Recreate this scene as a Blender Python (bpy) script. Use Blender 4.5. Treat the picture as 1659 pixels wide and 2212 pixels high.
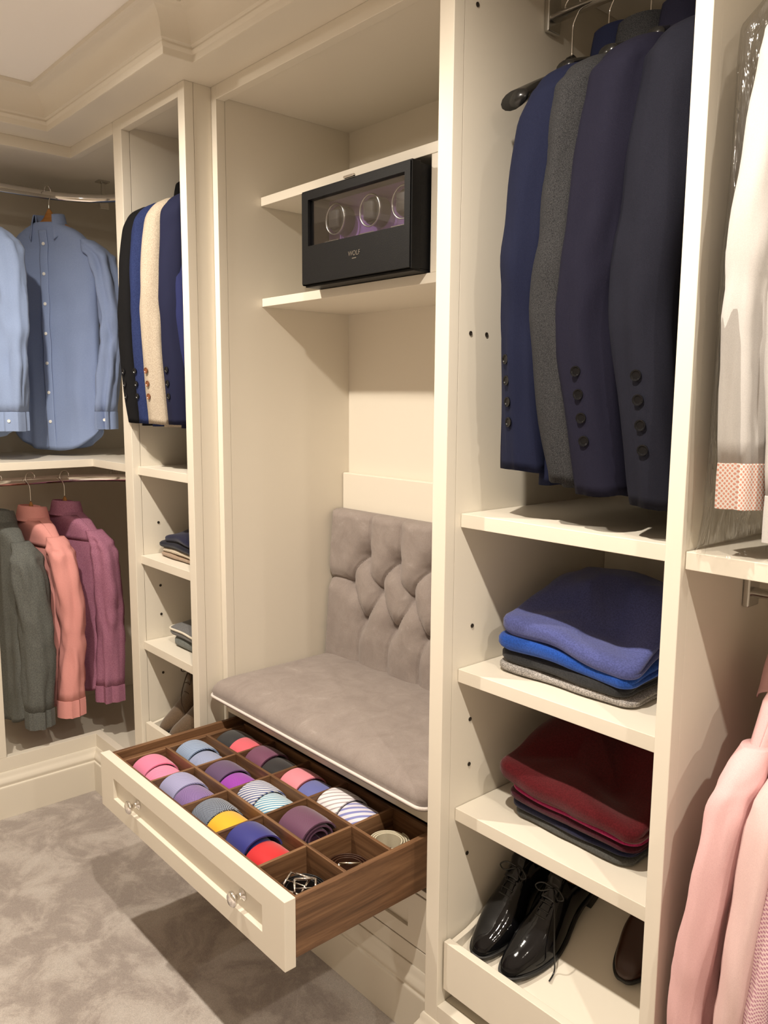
import bpy, bmesh, math, random
import numpy as np
from mathutils import Vector, Matrix, noise

# ------------------------------------------------------------------ scene, camera, light
for o in list(bpy.data.objects):
    bpy.data.objects.remove(o)
scene = bpy.context.scene
col = scene.collection
random.seed(7)

def look_basis(yaw, pitch, roll):
    cy, sy, cp, sp = math.cos(yaw), math.sin(yaw), math.cos(pitch), math.sin(pitch)
    f = Vector((-sy * cp, cy * cp, -sp)); r = Vector((cy, sy, 0)); u = r.cross(f)
    cr, sr = math.cos(roll), math.sin(roll)
    return cr * r + sr * u, -sr * r + cr * u, f

cam_data = bpy.data.cameras.new('camera')
cam = bpy.data.objects.new('camera', cam_data)
col.objects.link(cam)
cr_, cu_, cf_ = look_basis(0.84800, 0.13901, 0.007245)
cam.matrix_world = Matrix(((cr_.x, cu_.x, -cf_.x, 0), (cr_.y, cu_.y, -cf_.y, 0), (cr_.z, cu_.z, -cf_.z, 1.509), (0, 0, 0, 1)))
cam_data.sensor_fit = 'VERTICAL'
cam_data.sensor_height = 24.0
cam_data.lens = 1758.5 / 2212 * 24.0
cam_data.clip_start = 0.02
scene.camera = cam

world = bpy.data.worlds.new('world')
scene.world = world
world.use_nodes = True
world.node_tree.nodes['Background'].inputs[0].default_value = (1.0, 0.9, 0.78, 1)
world.node_tree.nodes['Background'].inputs[1].default_value = 0.15

scene.view_settings.view_transform = 'Standard'
scene.view_settings.look = 'None'
scene.view_settings.gamma = 1.0
scene.view_settings.use_curve_mapping = False
scene.view_settings.exposure = 0.76

LIGHT_COL = (1.0, 0.90, 0.77)
def add_downlight_or_fill(x, y, w, beam=172):
    d = bpy.data.lights.new('downlight_or_fill', 'SPOT')
    d.energy = w; d.color = LIGHT_COL; d.shadow_soft_size = 0.022
    d.spot_size = math.radians(beam); d.spot_blend = 0.9
    o = bpy.data.objects.new('downlight_or_fill', d)
    o.location = (x, y, 2.47); col.objects.link(o)
for lx, lw in ((-2.10, 68), (-0.70, 66), (0.56, 42), (1.82, 60)):
    add_downlight_or_fill(lx, 0.46, lw)
for lx in (-2.5, -1.1, 0.3):            # added fill spots behind the camera, bouncing off the carpet to brighten the ceiling
    add_downlight_or_fill(lx, -1.15, 185, 78)

# ------------------------------------------------------------------ materials
MATS = {}
def mat(name, color=(0.8, 0.8, 0.8), rough=0.5, metal=0.0, spec=0.5, sheen=0.0, coat=0.0):
    m = bpy.data.materials.new(name); m.use_nodes = True
    b = m.node_tree.nodes['Principled BSDF']
    b.inputs['Base Color'].default_value = (*color, 1); b.inputs['Roughness'].default_value = rough
    b.inputs['Metallic'].default_value = metal; b.inputs['Specular IOR Level'].default_value = spec
    if sheen: b.inputs['Sheen Weight'].default_value = sheen; b.inputs['Sheen Roughness'].default_value = 0.5
    if coat: b.inputs['Coat Weight'].default_value = coat; b.inputs['Coat Roughness'].default_value = 0.04
    MATS[name] = m
    return m
def N(m, t, **kw):
    n = m.node_tree.nodes.new(t)
    for k, v in kw.items(): setattr(n, k, v)
    return n
def L(m, a, b): m.node_tree.links.new(a, b)
def bsdf(m): return m.node_tree.nodes['Principled BSDF']
def coords(m, scale=(1, 1, 1), rot=(0, 0, 0), out='Object'):
    tc = N(m, 'ShaderNodeTexCoord'); mp = N(m, 'ShaderNodeMapping')
    mp.inputs['Scale'].default_value = scale; mp.inputs['Rotation'].default_value = rot
    L(m, tc.outputs[out], mp.inputs['Vector']); return mp.outputs['Vector']
def add_bump(m, height, strength=0.3, dist=0.002):
    b = N(m, 'ShaderNodeBump'); b.inputs['Strength'].default_value = strength; b.inputs['Distance'].default_value = dist
    L(m, height, b.inputs['Height']); L(m, b.outputs['Normal'], bsdf(m).inputs['Normal'])
def ramp(m, fac, stops, interp='LINEAR'):
    r = N(m, 'ShaderNodeValToRGB'); e = r.color_ramp.elements; r.color_ramp.interpolation = interp
    while len(e) < len(stops): e.new(0.5)
    for el, (p, c) in zip(e, stops): el.position = p; el.color = (*c, 1)
    L(m, fac, r.inputs['Fac']); return r.outputs['Color']
def noise_tex(m, scale, vec=None, detail=3, rough=0.5, dist=0.0):
    n = N(m, 'ShaderNodeTexNoise'); n.inputs['Scale'].default_value = scale; n.inputs['Detail'].default_value = detail
    n.inputs['Roughness'].default_value = rough; n.inputs['Distortion'].default_value = dist
    L(m, vec if vec is not None else coords(m), n.inputs['Vector']); return n.outputs['Fac']

def paint(name, c, rough=0.38, spec=0.35):
    m = mat(name, c, rough, spec=spec)
    add_bump(m, noise_tex(m, 120, detail=2), 0.04, 0.0006)
    return m
CREAM = paint('cream_paint', (0.75, 0.695, 0.595))
WALL = paint('cream_wall', (0.70, 0.645, 0.55), 0.6, 0.2)
CEIL = paint('ceiling_white', (0.93, 0.90, 0.87), 0.8, 0.1)

def cloth(name, c, c2=None, scale=900, rough=0.85, sheen=0.0, mottled=0.12, bump=0.12, spec=0.12):
    """woven cloth: fine weave plus slight tone variation"""
    m = mat(name, c, rough, spec=spec, sheen=sheen)
    c2 = c2 or tuple(max(0, x * (1 - mottled)) for x in c)
    v = coords(m)
    f = noise_tex(m, scale, v, detail=2)
    L(m, ramp(m, f, [(0.38, c2), (0.62, c)]), bsdf(m).inputs['Base Color'])
    add_bump(m, f, bump, 0.001)
    return m

def carpet():
    m = mat('beige_carpet', (0.5, 0.42, 0.35), 0.95, spec=0.1, sheen=0.35)
    v = coords(m)
    big = noise_tex(m, 6.5, v, detail=9, rough=0.68, dist=0.5)
    fine = noise_tex(m, 420, v, detail=2)
    mid = noise_tex(m, 60, v, detail=3)
    base = ramp(m, big, [(0.42, (0.36, 0.31, 0.28)), (0.48, (0.43, 0.375, 0.34)), (0.53, (0.50, 0.445, 0.405)), (0.63, (0.55, 0.50, 0.46))])
    mx = N(m, 'ShaderNodeMix', data_type='RGBA', blend_type='MULTIPLY'); mx.inputs['Factor'].default_value = 0.5
    L(m, base, mx.inputs['A']); L(m, ramp(m, fine, [(0.3, (0.6, 0.6, 0.6)), (0.7, (1.15, 1.15, 1.15))]), mx.inputs['B'])
    L(m, mx.outputs['Result'], bsdf(m).inputs['Base Color'])
    ad = N(m, 'ShaderNodeMath', operation='ADD'); L(m, fine, ad.inputs[0]); L(m, mid, ad.inputs[1])
    add_bump(m, ad.outputs[0], 0.5, 0.004)
    return m
CARPET = carpet()

def wood(name, axis, c_dark=(0.075, 0.036, 0.017), c_mid=(0.155, 0.078, 0.038), c_light=(0.25, 0.135, 0.068)):
    m = mat(name, c_mid, 0.42, spec=0.4)
    s = [60, 60, 60]; s[axis] = 3.0
    v = coords(m, tuple(s))
    n1 = noise_tex(m, 1.0, v, detail=6, rough=0.65, dist=0.6)
    L(m, ramp(m, n1, [(0.32, c_dark), (0.5, c_mid), (0.68, c_light)]), bsdf(m).inputs['Base Color'])
    add_bump(m, n1, 0.08, 0.001)
    return m
WALNUT_Y = wood('walnut_along_depth', 1)
WALNUT_X = wood('walnut_along_width', 0)
HANGER_WOOD = wood('hanger_wood', 0, (0.32, 0.13, 0.03), (0.45, 0.20, 0.055), (0.55, 0.27, 0.09))
CHROME = mat('chrome', (0.82, 0.80, 0.78), 0.08, 1.0)
STEEL = mat('brushed_steel', (0.62, 0.61, 0.58), 0.25, 1.0)
BLACK_PLASTIC = mat('black_plastic', (0.012, 0.012, 0.012), 0.25, spec=0.6)
PINHOLE = mat('dark_pin_hole', (0.03, 0.022, 0.015), 0.6)
WHITE_BUTTON = mat('white_button', (0.85, 0.84, 0.80), 0.3)
DARK_BUTTON = mat('dark_button', (0.004, 0.004, 0.005), 0.28, spec=0.3)
BROWN_BUTTON = mat('brown_button', (0.20, 0.07, 0.025), 0.3)

# ------------------------------------------------------------------ mesh helpers
ORG = {}
def catmull(pts, n):
    P = np.array(pts, float); k = len(P)
    t = np.linspace(0, k - 1, n); out = []
    for x in t:
        i = min(int(x), k - 2); f = x - i
        p0, p1, p2, p3 = P[max(i - 1, 0)], P[i], P[i + 1], P[min(i + 2, k - 1)]
        out.append(0.5 * ((2 * p1) + (-p0 + p2) * f + (2 * p0 - 5 * p1 + 4 * p2 - p3) * f * f + (-p0 + 3 * p1 - 3 * p2 + p3) * f ** 3))
    return np.array(out)

class MB:
    def __init__(self): self.v = []; self.f = []
    def add(self, v, f):
        o = len(self.v); self.v += [tuple(map(float, p)) for p in v]; self.f += [tuple(i + o for i in q) for q in f]; return self
    def box(self, x0, x1, y0, y1, z0, z1):
        v = [(x0, y0, z0), (x1, y0, z0), (x1, y1, z0), (x0, y1, z0), (x0, y0, z1), (x1, y0, z1), (x1, y1, z1), (x0, y1, z1)]
        return self.add(v, [(0, 3, 2, 1), (4, 5, 6, 7), (0, 1, 5, 4), (1, 2, 6, 5), (2, 3, 7, 6), (3, 0, 4, 7)])
    def loft(self, rings, closed=True, cap0=True, cap1=True, loop=False):
        n = len(rings[0]); v = [p for r in rings for p in r]; f = []; k = len(rings)
        for i in range(k if loop else k - 1):
            a, b = i * n, ((i + 1) % k) * n
            for j in range(n if closed else n - 1):
                j2 = (j + 1) % n; f.append((a + j, a + j2, b + j2, b + j))
        if closed and not loop:
            if cap0: f.append(tuple(range(n))[::-1])
            if cap1: f.append(tuple(range((k - 1) * n, k * n)))
        return self.add(v, f)
    def tube(self, path, r, n=10, cap=True, flat=None):
        """round (or flattened) tube along a 3D path; r number or list"""
        P = [Vector(p) for p in path]; rings = []
        up = Vector((0, 0, 1)); prev = None
        for i, p in enumerate(P):
            t = (P[min(i + 1, len(P) - 1)] - P[max(i - 1, 0)]).normalized()
            if prev is None:
                a = t.cross(up)
                if a.length < 1e-3: a = t.cross(Vector((0, 1, 0)))
            else: a = prev - t * prev.dot(t)
            a.normalize(); prev = a; b = t.cross(a)
            rr = r[i] if hasattr(r, '__len__') else r
            rings.append([p + a * rr * math.cos(2 * math.pi * j / n) + b * rr * (flat or 1) * math.sin(2 * math.pi * j / n) for j in range(n)])
        return self.loft(rings, cap0=cap, cap1=cap)
    def lathe(self, prof, center=(0, 0, 0), axis='z', n=24):
        rings = []
        for r, h in prof:
            ring = []
            for j in range(n):
                c, s = r * math.cos(2 * math.pi * j / n), r * math.sin(2 * math.pi * j / n)
                p = {'z': (c, s, h), 'y': (c, h, s), 'x': (h, c, s)}[axis]
                ring.append((p[0] + center[0], p[1] + center[1], p[2] + center[2]))
            rings.append(ring)
        return self.loft(rings)
    def grid(self, fn, nu, nv):
        v = [fn(i / nu, j / nv) for j in range(nv + 1) for i in range(nu + 1)]
        f = [(j * (nu + 1) + i, j * (nu + 1) + i + 1, (j + 1) * (nu + 1) + i + 1, (j + 1) * (nu + 1) + i) for j in range(nv) for i in range(nu)]
        return self.add(v, f)
    def xform(self, M):
        self.v = [tuple(M @ Vector(p)) for p in self.v]; return self
    def mesh(self, name, material, smooth=False, off=(0, 0, 0)):
        me = bpy.data.meshes.new(name)
        me.from_pydata([(p[0] - off[0], p[1] - off[1], p[2] - off[2]) for p in self.v], [], self.f)
        bm = bmesh.new(); bm.from_mesh(me); bmesh.ops.recalc_face_normals(bm, faces=bm.faces); bm.to_mesh(me); bm.free()
        if smooth:
            me.polygons.foreach_set('use_smooth', [True] * len(me.polygons))
        if material: me.materials.append(material)
        return me
    def build(self, name, material, parent=None, smooth=False, bevel=0.0, local=False, solid=0.0, subsurf=0):
        if parent is not None:
            off = (0, 0, 0) if local else ORG[parent.name]
            my = off
        else:
            a = np.array(self.v); lo, hi = a.min(0), a.max(0)
            off = my = (float((lo[0] + hi[0]) / 2), float((lo[1] + hi[1]) / 2), float(lo[2]))
        o = bpy.data.objects.new(name, self.mesh(name, material, smooth, off)); col.objects.link(o)
        if parent is not None: o.parent = parent
        else: o.location = off
        ORG[o.name] = my
        if solid:
            s = o.modifiers.new('thick', 'SOLIDIFY'); s.thickness = solid; s.offset = 0
        if subsurf:
            s = o.modifiers.new('smooth', 'SUBSURF'); s.levels = s.render_levels = subsurf
        if bevel:
            b = o.modifiers.new('bevel', 'BEVEL'); b.width = bevel; b.segments = 2; b.limit_method = 'ANGLE'; b.angle_limit = math.radians(40)
            w = o.modifiers.new('wn', 'WEIGHTED_NORMAL'); w.keep_sharp = True
            o.data.polygons.foreach_set('use_smooth', [True] * len(o.data.polygons))
        return o

def box(name, m, parent, *b, bevel=0.0015): return MB().box(*b).build(name, m, parent, bevel=bevel)
def tag(o, label, cat, group=None):
    o['label'] = label; o['category'] = cat
    if group: o['group'] = group
    return o
def thing(name, label, cat, loc=(0, 0, 0), rz=0.0, group=None):
    o = bpy.data.objects.new(name, None); col.objects.link(o)
    o.empty_display_size = 0.05; o.location = loc; o.rotation_euler = (0, 0, rz); ORG[o.name] = tuple(loc)
    return tag(o, label, cat, group)
def structure(o): o['kind'] = 'structure'; return o

def sweep(path, prof, close_prof=True):
    """mitred sweep of a profile [(outward offset, z)] along a plan polyline whose room side lies to its right-hand side"""
    P = [Vector(p) for p in path]; rings = []
    for i, p in enumerate(P):
        ns = []
        for a, b in ((i - 1, i), (i, i + 1)):
            if a < 0 or b >= len(P): continue
            d = (P[b] - P[a]).normalized(); ns.append(Vector((d.y, -d.x)))
        if len(ns) == 2:
            m = (ns[0] + ns[1]); m = m / (m.dot(ns[0]))
        else: m = ns[0]
        rings.append([(p.x + m.x * o, p.y + m.y * o, z) for o, z in prof])
    return MB().loft(rings, closed=close_prof)

# ------------------------------------------------------------------ main dimensions
FY = 1.150            # front plane of towers
NY = 1.234            # front plane of the niche
BY = 1.713            # face of the back panels
LX = -3.54            # inner face of left wall of the corner wardrobe
LF = -2.975           # front plane of the left return
ZR0, ZR1 = 2.333, 2.369   # top rail
ZC = 2.485            # ceiling
NX0, NX1 = -2.147, -1.157 # niche outer limits (sides of the towers)
XEND, YEND = 3.0, -2.6

# ------------------------------------------------------------------ room shell
structure(MB().box(LX - 0.1, XEND + 0.1, YEND - 0.1, BY + 0.13, -0.08, 0.0).build('floor', CARPET))
structure(MB().box(LX - 0.1, XEND + 0.1, YEND - 0.1, BY + 0.13, ZC, ZC + 0.08).build('ceiling', CEIL))
structure(MB().box(LX - 0.1, LX, YEND - 0.1, BY + 0.13, 0, ZC).build('wall_left', WALL))
structure(MB().box(LX, XEND, BY + 0.03, BY + 0.13, 0, ZC).build('wall_back', WALL))
structure(MB().box(XEND, XEND + 0.1, YEND - 0.1, BY + 0.13, 0, ZC).build('wall_right', WALL))
structure(MB().box(LX, XEND, YEND - 0.1, YEND, 0, ZC).build('wall_front', WALL))

front_path = [(LF, YEND), (LF, FY), (NX0, FY), (NX0, NY), (NX1, NY), (NX1, FY), (XEND, FY)]
soffit = sweep(front_path, [(-0.03, ZR1), (0.118, ZR1), (0.118, ZC), (-0.03, ZC)])
structure(soffit.build('trim_1', CREAM))
crown_prof = [(0.10, 2.3695), (0.120, 2.3695), (0.120, 2.387), (0.124, 2.390), (0.126, 2.396), (0.123, 2.402), (0.127, 2.405)]
for k in range(13):
    a = k / 12 * math.pi / 2
    crown_prof.append((0.129 + 0.050 * (1 - math.cos(a)), 2.406 + 0.062 * math.sin(a)))
crown_prof += [(0.182, 2.470), (0.190, 2.472), (0.190, ZC), (0.10, ZC)]
o = structure(sweep(front_path, crown_prof).build('trim_2', CREAM, bevel=0.0008))
plinth_prof = [(-0.02, 0), (0.020, 0), (0.020, 0.112), (0.0185, 0.117), (0.0145, 0.119), (0.0145, 0.125), (0.017, 0.129), (0.0165, 0.137),
               (0.011, 0.146), (0.007, 0.153), (0.007, 0.160), (0.003, 0.168), (-0.02, 0.168)]
structure(sweep(front_path, plinth_prof).build('baseboard_back', CREAM, bevel=0.0006))

# ------------------------------------------------------------------ fitted cabinets
def pin_holes(parent, pts, axis):
    for p in pts:
        MB().lathe([(0.0045, -0.0006), (0.0045, 0.0006), (0.0028, 0.0007), (0.0026, -0.0002)], p, axis, 14).build('shelf_pin_hole', PINHOLE, parent, smooth=False)
def oval_rod(path, parent, name='hanging_rod'):
    return MB().tube(path, 0.015, 16, flat=0.55).build(name, CHROME, parent, smooth=True)

def tower(name, label, x0, x1, w0, w1, shelves, tray_top, rod, sy):
    t = thing(name, label, 'wardrobe', ((x0 + x1) / 2, FY, 0))
    xi0, xi1 = x0 + w0, x1 - w1
    box('stile', CREAM, t, x0, xi0, FY, FY + 0.028, 0.168, ZR1)
    box('stile', CREAM, t, xi1, x1, FY, FY + 0.028, 0.168, ZR1)
    box('top_rail', CREAM, t, xi0, xi1, FY, FY + 0.028, ZR0, ZR1)
    box('bottom_rail', CREAM, t, xi0, xi1, FY, FY + 0.028, 0.168, 0.205)
    box('side_panel', CREAM, t, x0 + 0.001, xi0 - 0.0012, FY + 0.029, BY + 0.01, 0.0, ZR1, bevel=0.001)
    box('side_panel', CREAM, t, xi1 + 0.0012, x1 - 0.001, FY + 0.029, BY + 0.01, 0.0, ZR1, bevel=0.001)
    box('back_panel', CREAM, t, xi0, xi1, BY, BY + 0.012, 0.0, ZR1, bevel=0)
    box('top_panel', CREAM, t, xi0, xi1, FY + 0.028, BY, ZR0 + 0.012, ZR1, bevel=0)
    box('base_panel', CREAM, t, xi0, xi1, FY + 0.028, BY, 0.18, 0.205, bevel=0)
    for z in shelves:
        box('shelf', CREAM, t, xi0, xi1, sy, BY, z - 0.028, z, bevel=0.0012)
    if rod:
        ry, rz = rod
        r = oval_rod([(xi0, ry, rz), (xi1, ry, rz)], t)
        for x, s in ((xi0, 1), (xi1, -1)):
            MB().box(min(x, x + s * 0.012), max(x, x + s * 0.012), ry - 0.02, ry + 0.02, rz - 0.028, rz + 0.055).build('rod_bracket', STEEL, r, bevel=0.003)
    # pull-out shoe tray
    zt = tray_top
    tr = box('shoe_tray', CREAM, t, xi0 + 0.006, xi1 - 0.006, FY + 0.012, FY + 0.030, zt - 0.112, zt, bevel=0.0015)
    box('tray_base', CREAM, tr, xi0 + 0.008, xi1 - 0.008, FY + 0.030, BY - 0.01, zt - 0.112, zt - 0.100)
    y0, y1 = FY + 0.030, BY - 0.025
    rz = lambda y: zt - 0.037 + 0.364 * (y - y0)                 # sloping board on which the shoes rest
    prof = [(y0, zt - 0.100), (y0, zt - 0.008), (y0 + 0.05, zt + 0.000), (y0 + 0.09, zt + 0.012)] + [(y, rz(y) + 0.012) for y in (y0 + 0.14, y0 + 0.25, y1)] + [(y1, zt - 0.100)]
    for x in (xi0 + 0.006, xi1 - 0.018):
        MB().loft([[(x, y, z) for y, z in prof], [(x + 0.012, y, z) for y, z in prof]]).build('tray_side', CREAM, tr, bevel=0.001)
    MB().loft([[(x, y, z) for y, z in ((y0, rz(y0) - 0.012), (y0, rz(y0)), (y1, rz(y1)), (y1, rz(y1) - 0.012))] for x in (xi0 + 0.018, xi1 - 0.018)]).build('tray_ramp', CREAM, tr)
    return t, xi0, xi1

lt, lx0, lx1 = tower('wardrobe_tower', 'narrow open cream tower with jackets, folded clothes and a shoe tray beside the corner', -2.619, NX0, 0.060, 0.037,
                     (1.279, 0.979, 0.681), 0.395, (1.385, 2.275), FY + 0.018)
pin_holes(lt, [(lx0, 1.235, z) for z in (1.085, 0.866, 0.765, 0.555)], 'x')
rt, rx0, rx1 = tower('wardrobe_tower', 'wide open cream tower with dark suits above sweater shelves and black shoes', NX1, -0.616, 0.038, 0.028,
                     (1.279, 0.953, 0.646), 0.355, (1.430, 2.275), FY + 0.045)
pin_holes(rt, [(rx0, 1.236, z) for z in (1.038, 0.833, 0.732, 0.527)] + [(rx0, 1.212, 1.637), (rx0, 1.259, 1.637), (rx0, 1.212, 2.24), (rx0, 1.259, 2.28)], 'x')
pin_holes(rt, [(-1.080, BY - 0.0005, 1.0)], 'y')

# corner wardrobe on the left
cw = thing('corner_wardrobe', 'open cream corner wardrobe with curved rail and L-shaped shelf holding shirts', 'wardrobe', (-3.25, 1.2, 0))
shelf_pts = [(LX, BY), (LX, 0.2), (-2.962, 0.2), (-2.962, 1.178), (-2.621, 1.178), (-2.621, BY)]
MB().loft([[(x, y, 1.251) for x, y in shelf_pts], [(x, y, 1.279) for x, y in shelf_pts]]).build('shelf', CREAM, cw, bevel=0.0012)
base_pts = [(LX, BY), (LX, 0.2), (LF - 0.03, 0.2), (LF - 0.03, FY + 0.03), (-2.621, FY + 0.03), (-2.621, BY)]
top_pts = [(LX, BY), (LX, 0.2), (LF - 0.030, 0.2), (LF - 0.030, FY + 0.030), (-2.621, FY + 0.030), (-2.621, BY)]
MB().loft([[(x, y, 0.150) for x, y in base_pts], [(x, y, 0.166) for x, y in base_pts]]).build('base_panel', CREAM, cw)
MB().loft([[(x, y, ZR0 + 0.012) for x, y in top_pts], [(x, y, ZR1 - 0.001) for x, y in top_pts]]).build('top_panel', CREAM, cw)
rail_path = [(LF, 0.2), (LF, FY), (-2.621, FY)]
sweep(rail_path, [(0, ZR0), (0, ZR1), (-0.028, ZR1), (-0.028, ZR0)]).build('top_rail', CREAM, cw, bevel=0.0012)
sweep(rail_path, [(0, 0.168), (0, 0.219), (-0.028, 0.219), (-0.028, 0.168)]).build('bottom_rail', CREAM, cw, bevel=0.0012)
box('stile', CREAM, cw, LF - 0.028, LF, 0.765, 0.824, 0.219, ZR0)
box('back_panel', CREAM, cw, LX, -2.621, BY, BY + 0.012, 0, ZR1, bevel=0)
def corner_rod(z, name):
    pts = [(-3.25, 0.80, z), (-3.25, 0.95, z), (-3.25, 1.10, z)]
    for k in range(1, 13):
        a = k / 12 * math.pi / 2
        pts.append((-3.25 + 0.30 * (1 - math.cos(a)), 1.13 + 0.30 * math.sin(a), z))
    pts += [(-2.80, 1.43, z), (-2.621, 1.43, z)]
    path = catmull(pts, 70)
    n = len(path); rings = []
    for i in range(n):
        t = Vector(path[min(i + 1, n - 1)] - path[max(i - 1, 0)]).normalized(); a = t.cross(Vector((0, 0, 1))).normalized()
        rings.append([Vector(path[i]) + a * 0.0075 * math.cos(q) + Vector((0, 0, 1)) * 0.016 * math.sin(q) for q in [2 * math.pi * j / 14 for j in range(14)]])
    r = MB().loft(rings).build(name, CHROME, cw, smooth=True)
    return r
r_up = corner_rod(2.258, 'hanging_rod')
r_lo = corner_rod(1.184, 'hanging_rod')
for r, z, zt in ((r_up, 2.258, ZR0 + 0.012), (r_lo, 1.184, 1.251)):
    MB().box(-3.256, -3.244, 1.372, 1.384, z + 0.012, zt).build('rod_bracket', STEEL, r, bevel=0.001)
    MB().box(-3.27, -3.23, 1.355, 1.40, zt - 0.005, zt).build('bracket_plate', STEEL, r, bevel=0.001)
    MB().box(-3.262, -3.236, 1.36, 1.395, z - 0.019, z + 0.019).build('rod_collar', CHROME, r, bevel=0.002)

# wardrobe to the right of the suits
rw = thing('hanging_wardrobe', 'open cream hanging wardrobe at the right edge with white shirts above pink shirts', 'wardrobe', (0.2, FY, 0))
RW0, RW1 = -0.616, 0.60
box('stile', CREAM, rw, RW1 - 0.03, RW1, FY, FY + 0.028, 0.168, ZR1)
box('side_panel', CREAM, rw, RW1 - 0.028, RW1, FY + 0.029, BY, 0, ZR1)
box('back_panel', CREAM, rw, RW0, RW1 - 0.03, BY, BY + 0.012, 0, ZR1, bevel=0)
box('top_rail', CREAM, rw, RW0, RW1 - 0.03, FY, FY + 0.028, ZR0, ZR1)
box('bottom_rail', CREAM, rw, RW0, RW1 - 0.03, FY, FY + 0.028, 0.168, 0.219)
box('top_panel', CREAM, rw, RW0, RW1 - 0.03, FY + 0.028, BY, ZR0 + 0.012, ZR1, bevel=0)
box('base_panel', CREAM, rw, RW0, RW1 - 0.03, FY + 0.028, BY, 0.19, 0.21, bevel=0)
box('shelf', CREAM, rw, RW0, RW1 - 0.03, FY + 0.012, BY, 1.251, 1.279, bevel=0.0012)
for z in (2.265, 1.183):
    r = oval_rod([(RW0, 1.385, z), (RW1 - 0.03, 1.385, z)], rw)
    MB().box(RW0, RW0 + 0.012, 1.365, 1.405, z - 0.025, z + 0.038).build('rod_bracket', STEEL, r, bevel=0.003)

# niche with bench
ni = thing('bench_niche', 'cream niche unit with two shelves, built-in bench base and open walnut drawer', 'cabinet', (-1.65, NY, 0))
NI0, NI1 = NX0 + 0.026, NX1 - 0.068
box('stile', CREAM, ni, NX0, NI0, NY, NY + 0.028, 0.168, ZR1)
box('stile', CREAM, ni, NI1, NX1, NY, NY + 0.028, 0.168, ZR1)
box('top_rail', CREAM, ni, NI0, NI1, NY, NY + 0.028, 2.331, ZR1)
box('side_panel', CREAM, ni, NX0 + 0.001, NI0 - 0.0012, NY + 0.029, BY, 0.168, ZR1, bevel=0.001)
box('side_panel', CREAM, ni, NX1 - 0.03, NX1, NY + 0.029, BY, 0.168, ZR1, bevel=0.001)
box('back_panel', CREAM, ni, NX0, NX1, BY, BY + 0.012, 0.168, ZR1, bevel=0)
box('top_panel', CREAM, ni, NI0, NX1 - 0.03, NY + 0.028, BY, 2.340, ZR1, bevel=0)
box('shelf', CREAM, ni, NI0, NX1 - 0.03, 1.378, BY, 2.066, 2.091, bevel=0.0012)
box('shelf', CREAM, ni, NI0, NX1 - 0.03, 1.378, BY, 1.777, 1.801, bevel=0.0012)
box('filler_panel', CREAM, ni, -1.407, -1.380, 1.379, BY, 1.801, 2.066)
box('back_ledge', CREAM, ni, NI0 + 0.001, NX1 - 0.031, 1.685, BY, 0.60, 1.263, bevel=0.004)
box('bench_top', CREAM, ni, NI0, NX1 - 0.03, NY + 0.026, 1.684, 0.575, 0.599)
box('rail', CREAM, ni, NI0, NI1, NY, NY + 0.025, 0.546, 0.600)
box('rail', CREAM, ni, NI0, NI1, NY + 0.001, NY + 0.025, 0.356, 0.372)
box('rail', CREAM, ni, NI0, NI1, NY, NY + 0.025, 0.168, 0.216)
box('drawer_liner', CREAM, ni, NI0, NI1, BY - 0.03, BY - 0.02, 0.37, 0.57)
# closed lower drawer front with a recessed panel
def framed_front(x0, x1, y0, z0, z1, inx, inz, depth, th):
    mb = MB()
    o = [(x0, z0), (x1, z0), (x1, z1), (x0, z1)]; i = [(x0 + inx, z0 + inz), (x1 - inx, z0 + inz), (x1 - inx, z1 - inz), (x0 + inx, z1 - inz)]
    v = [(x, y0, z) for x, z in o] + [(x, y0, z) for x, z in i] + [(x, y0 + depth, z) for x, z in i] + [(x, y0 + th, z) for x, z in o]
    f = []
    for k in range(4):
        k2 = (k + 1) % 4
        f += [(k, k2, 4 + k2, 4 + k), (4 + k, 4 + k2, 8 + k2, 8 + k), (k2, k, 12 + k, 12 + k2)]
    f += [(8, 9, 10, 11), (12, 15, 14, 13)]
    return mb.add(v, f)
framed_front(NI0 + 0.003, NI1 - 0.003, NY, 0.219, 0.353, 0.075, 0.038, 0.010, 0.022).build('drawer_front', CREAM, ni, bevel=0.0012)

# the open drawer
DX0, DX1, DY = -2.118, -1.224, 0.828
DZ0, DZ1 = 0.383, 0.533
dr = framed_front(DX0, DX1, DY, DZ0, DZ1, 0.082, 0.046, 0.011, 0.027).build('drawer', CREAM, ni, bevel=0.0015)
SZ0, SZ1 = 0.402, 0.528
box('drawer_side', WALNUT_Y, dr, DX0 + 0.006, DX0 + 0.020, DY + 0.027, 1.36, SZ0, SZ1)
box('drawer_side', WALNUT_Y, dr, DX1 - 0.014, DX1, DY + 0.027, 1.36, SZ0, SZ1)
box('drawer_back', WALNUT_X, dr, DX0 + 0.020, DX1 - 0.014, 1.346, 1.36, SZ0, SZ1)
box('drawer_inner_front', WALNUT_X, dr, DX0 + 0.020, DX1 - 0.014, DY + 0.027, DY + 0.036, SZ0, SZ1)
box('drawer_bottom', WALNUT_X, dr, DX0 + 0.020, DX1 - 0.014, DY + 0.036, 1.346, SZ0 + 0.01, 0.448, bevel=0)
DIVZ = 0.526
COLX = [-2.046, -1.884, -1.713, -1.550, -1.375, -1.238]
ROWY = [0.864, 0.992, 1.120, 1.250]
for y in ROWY[1:]:
    box('divider', WALNUT_X, dr, -2.049, DX1 - 0.014, y - 0.004, y + 0.004, SZ0 + 0.018, DIVZ, bevel=0.0008)
box('divider', WALNUT_Y, dr, -2.054, -2.046, ROWY[0], 1.30, SZ0 + 0.018, DIVZ - 0.004, bevel=0.0008)
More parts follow.
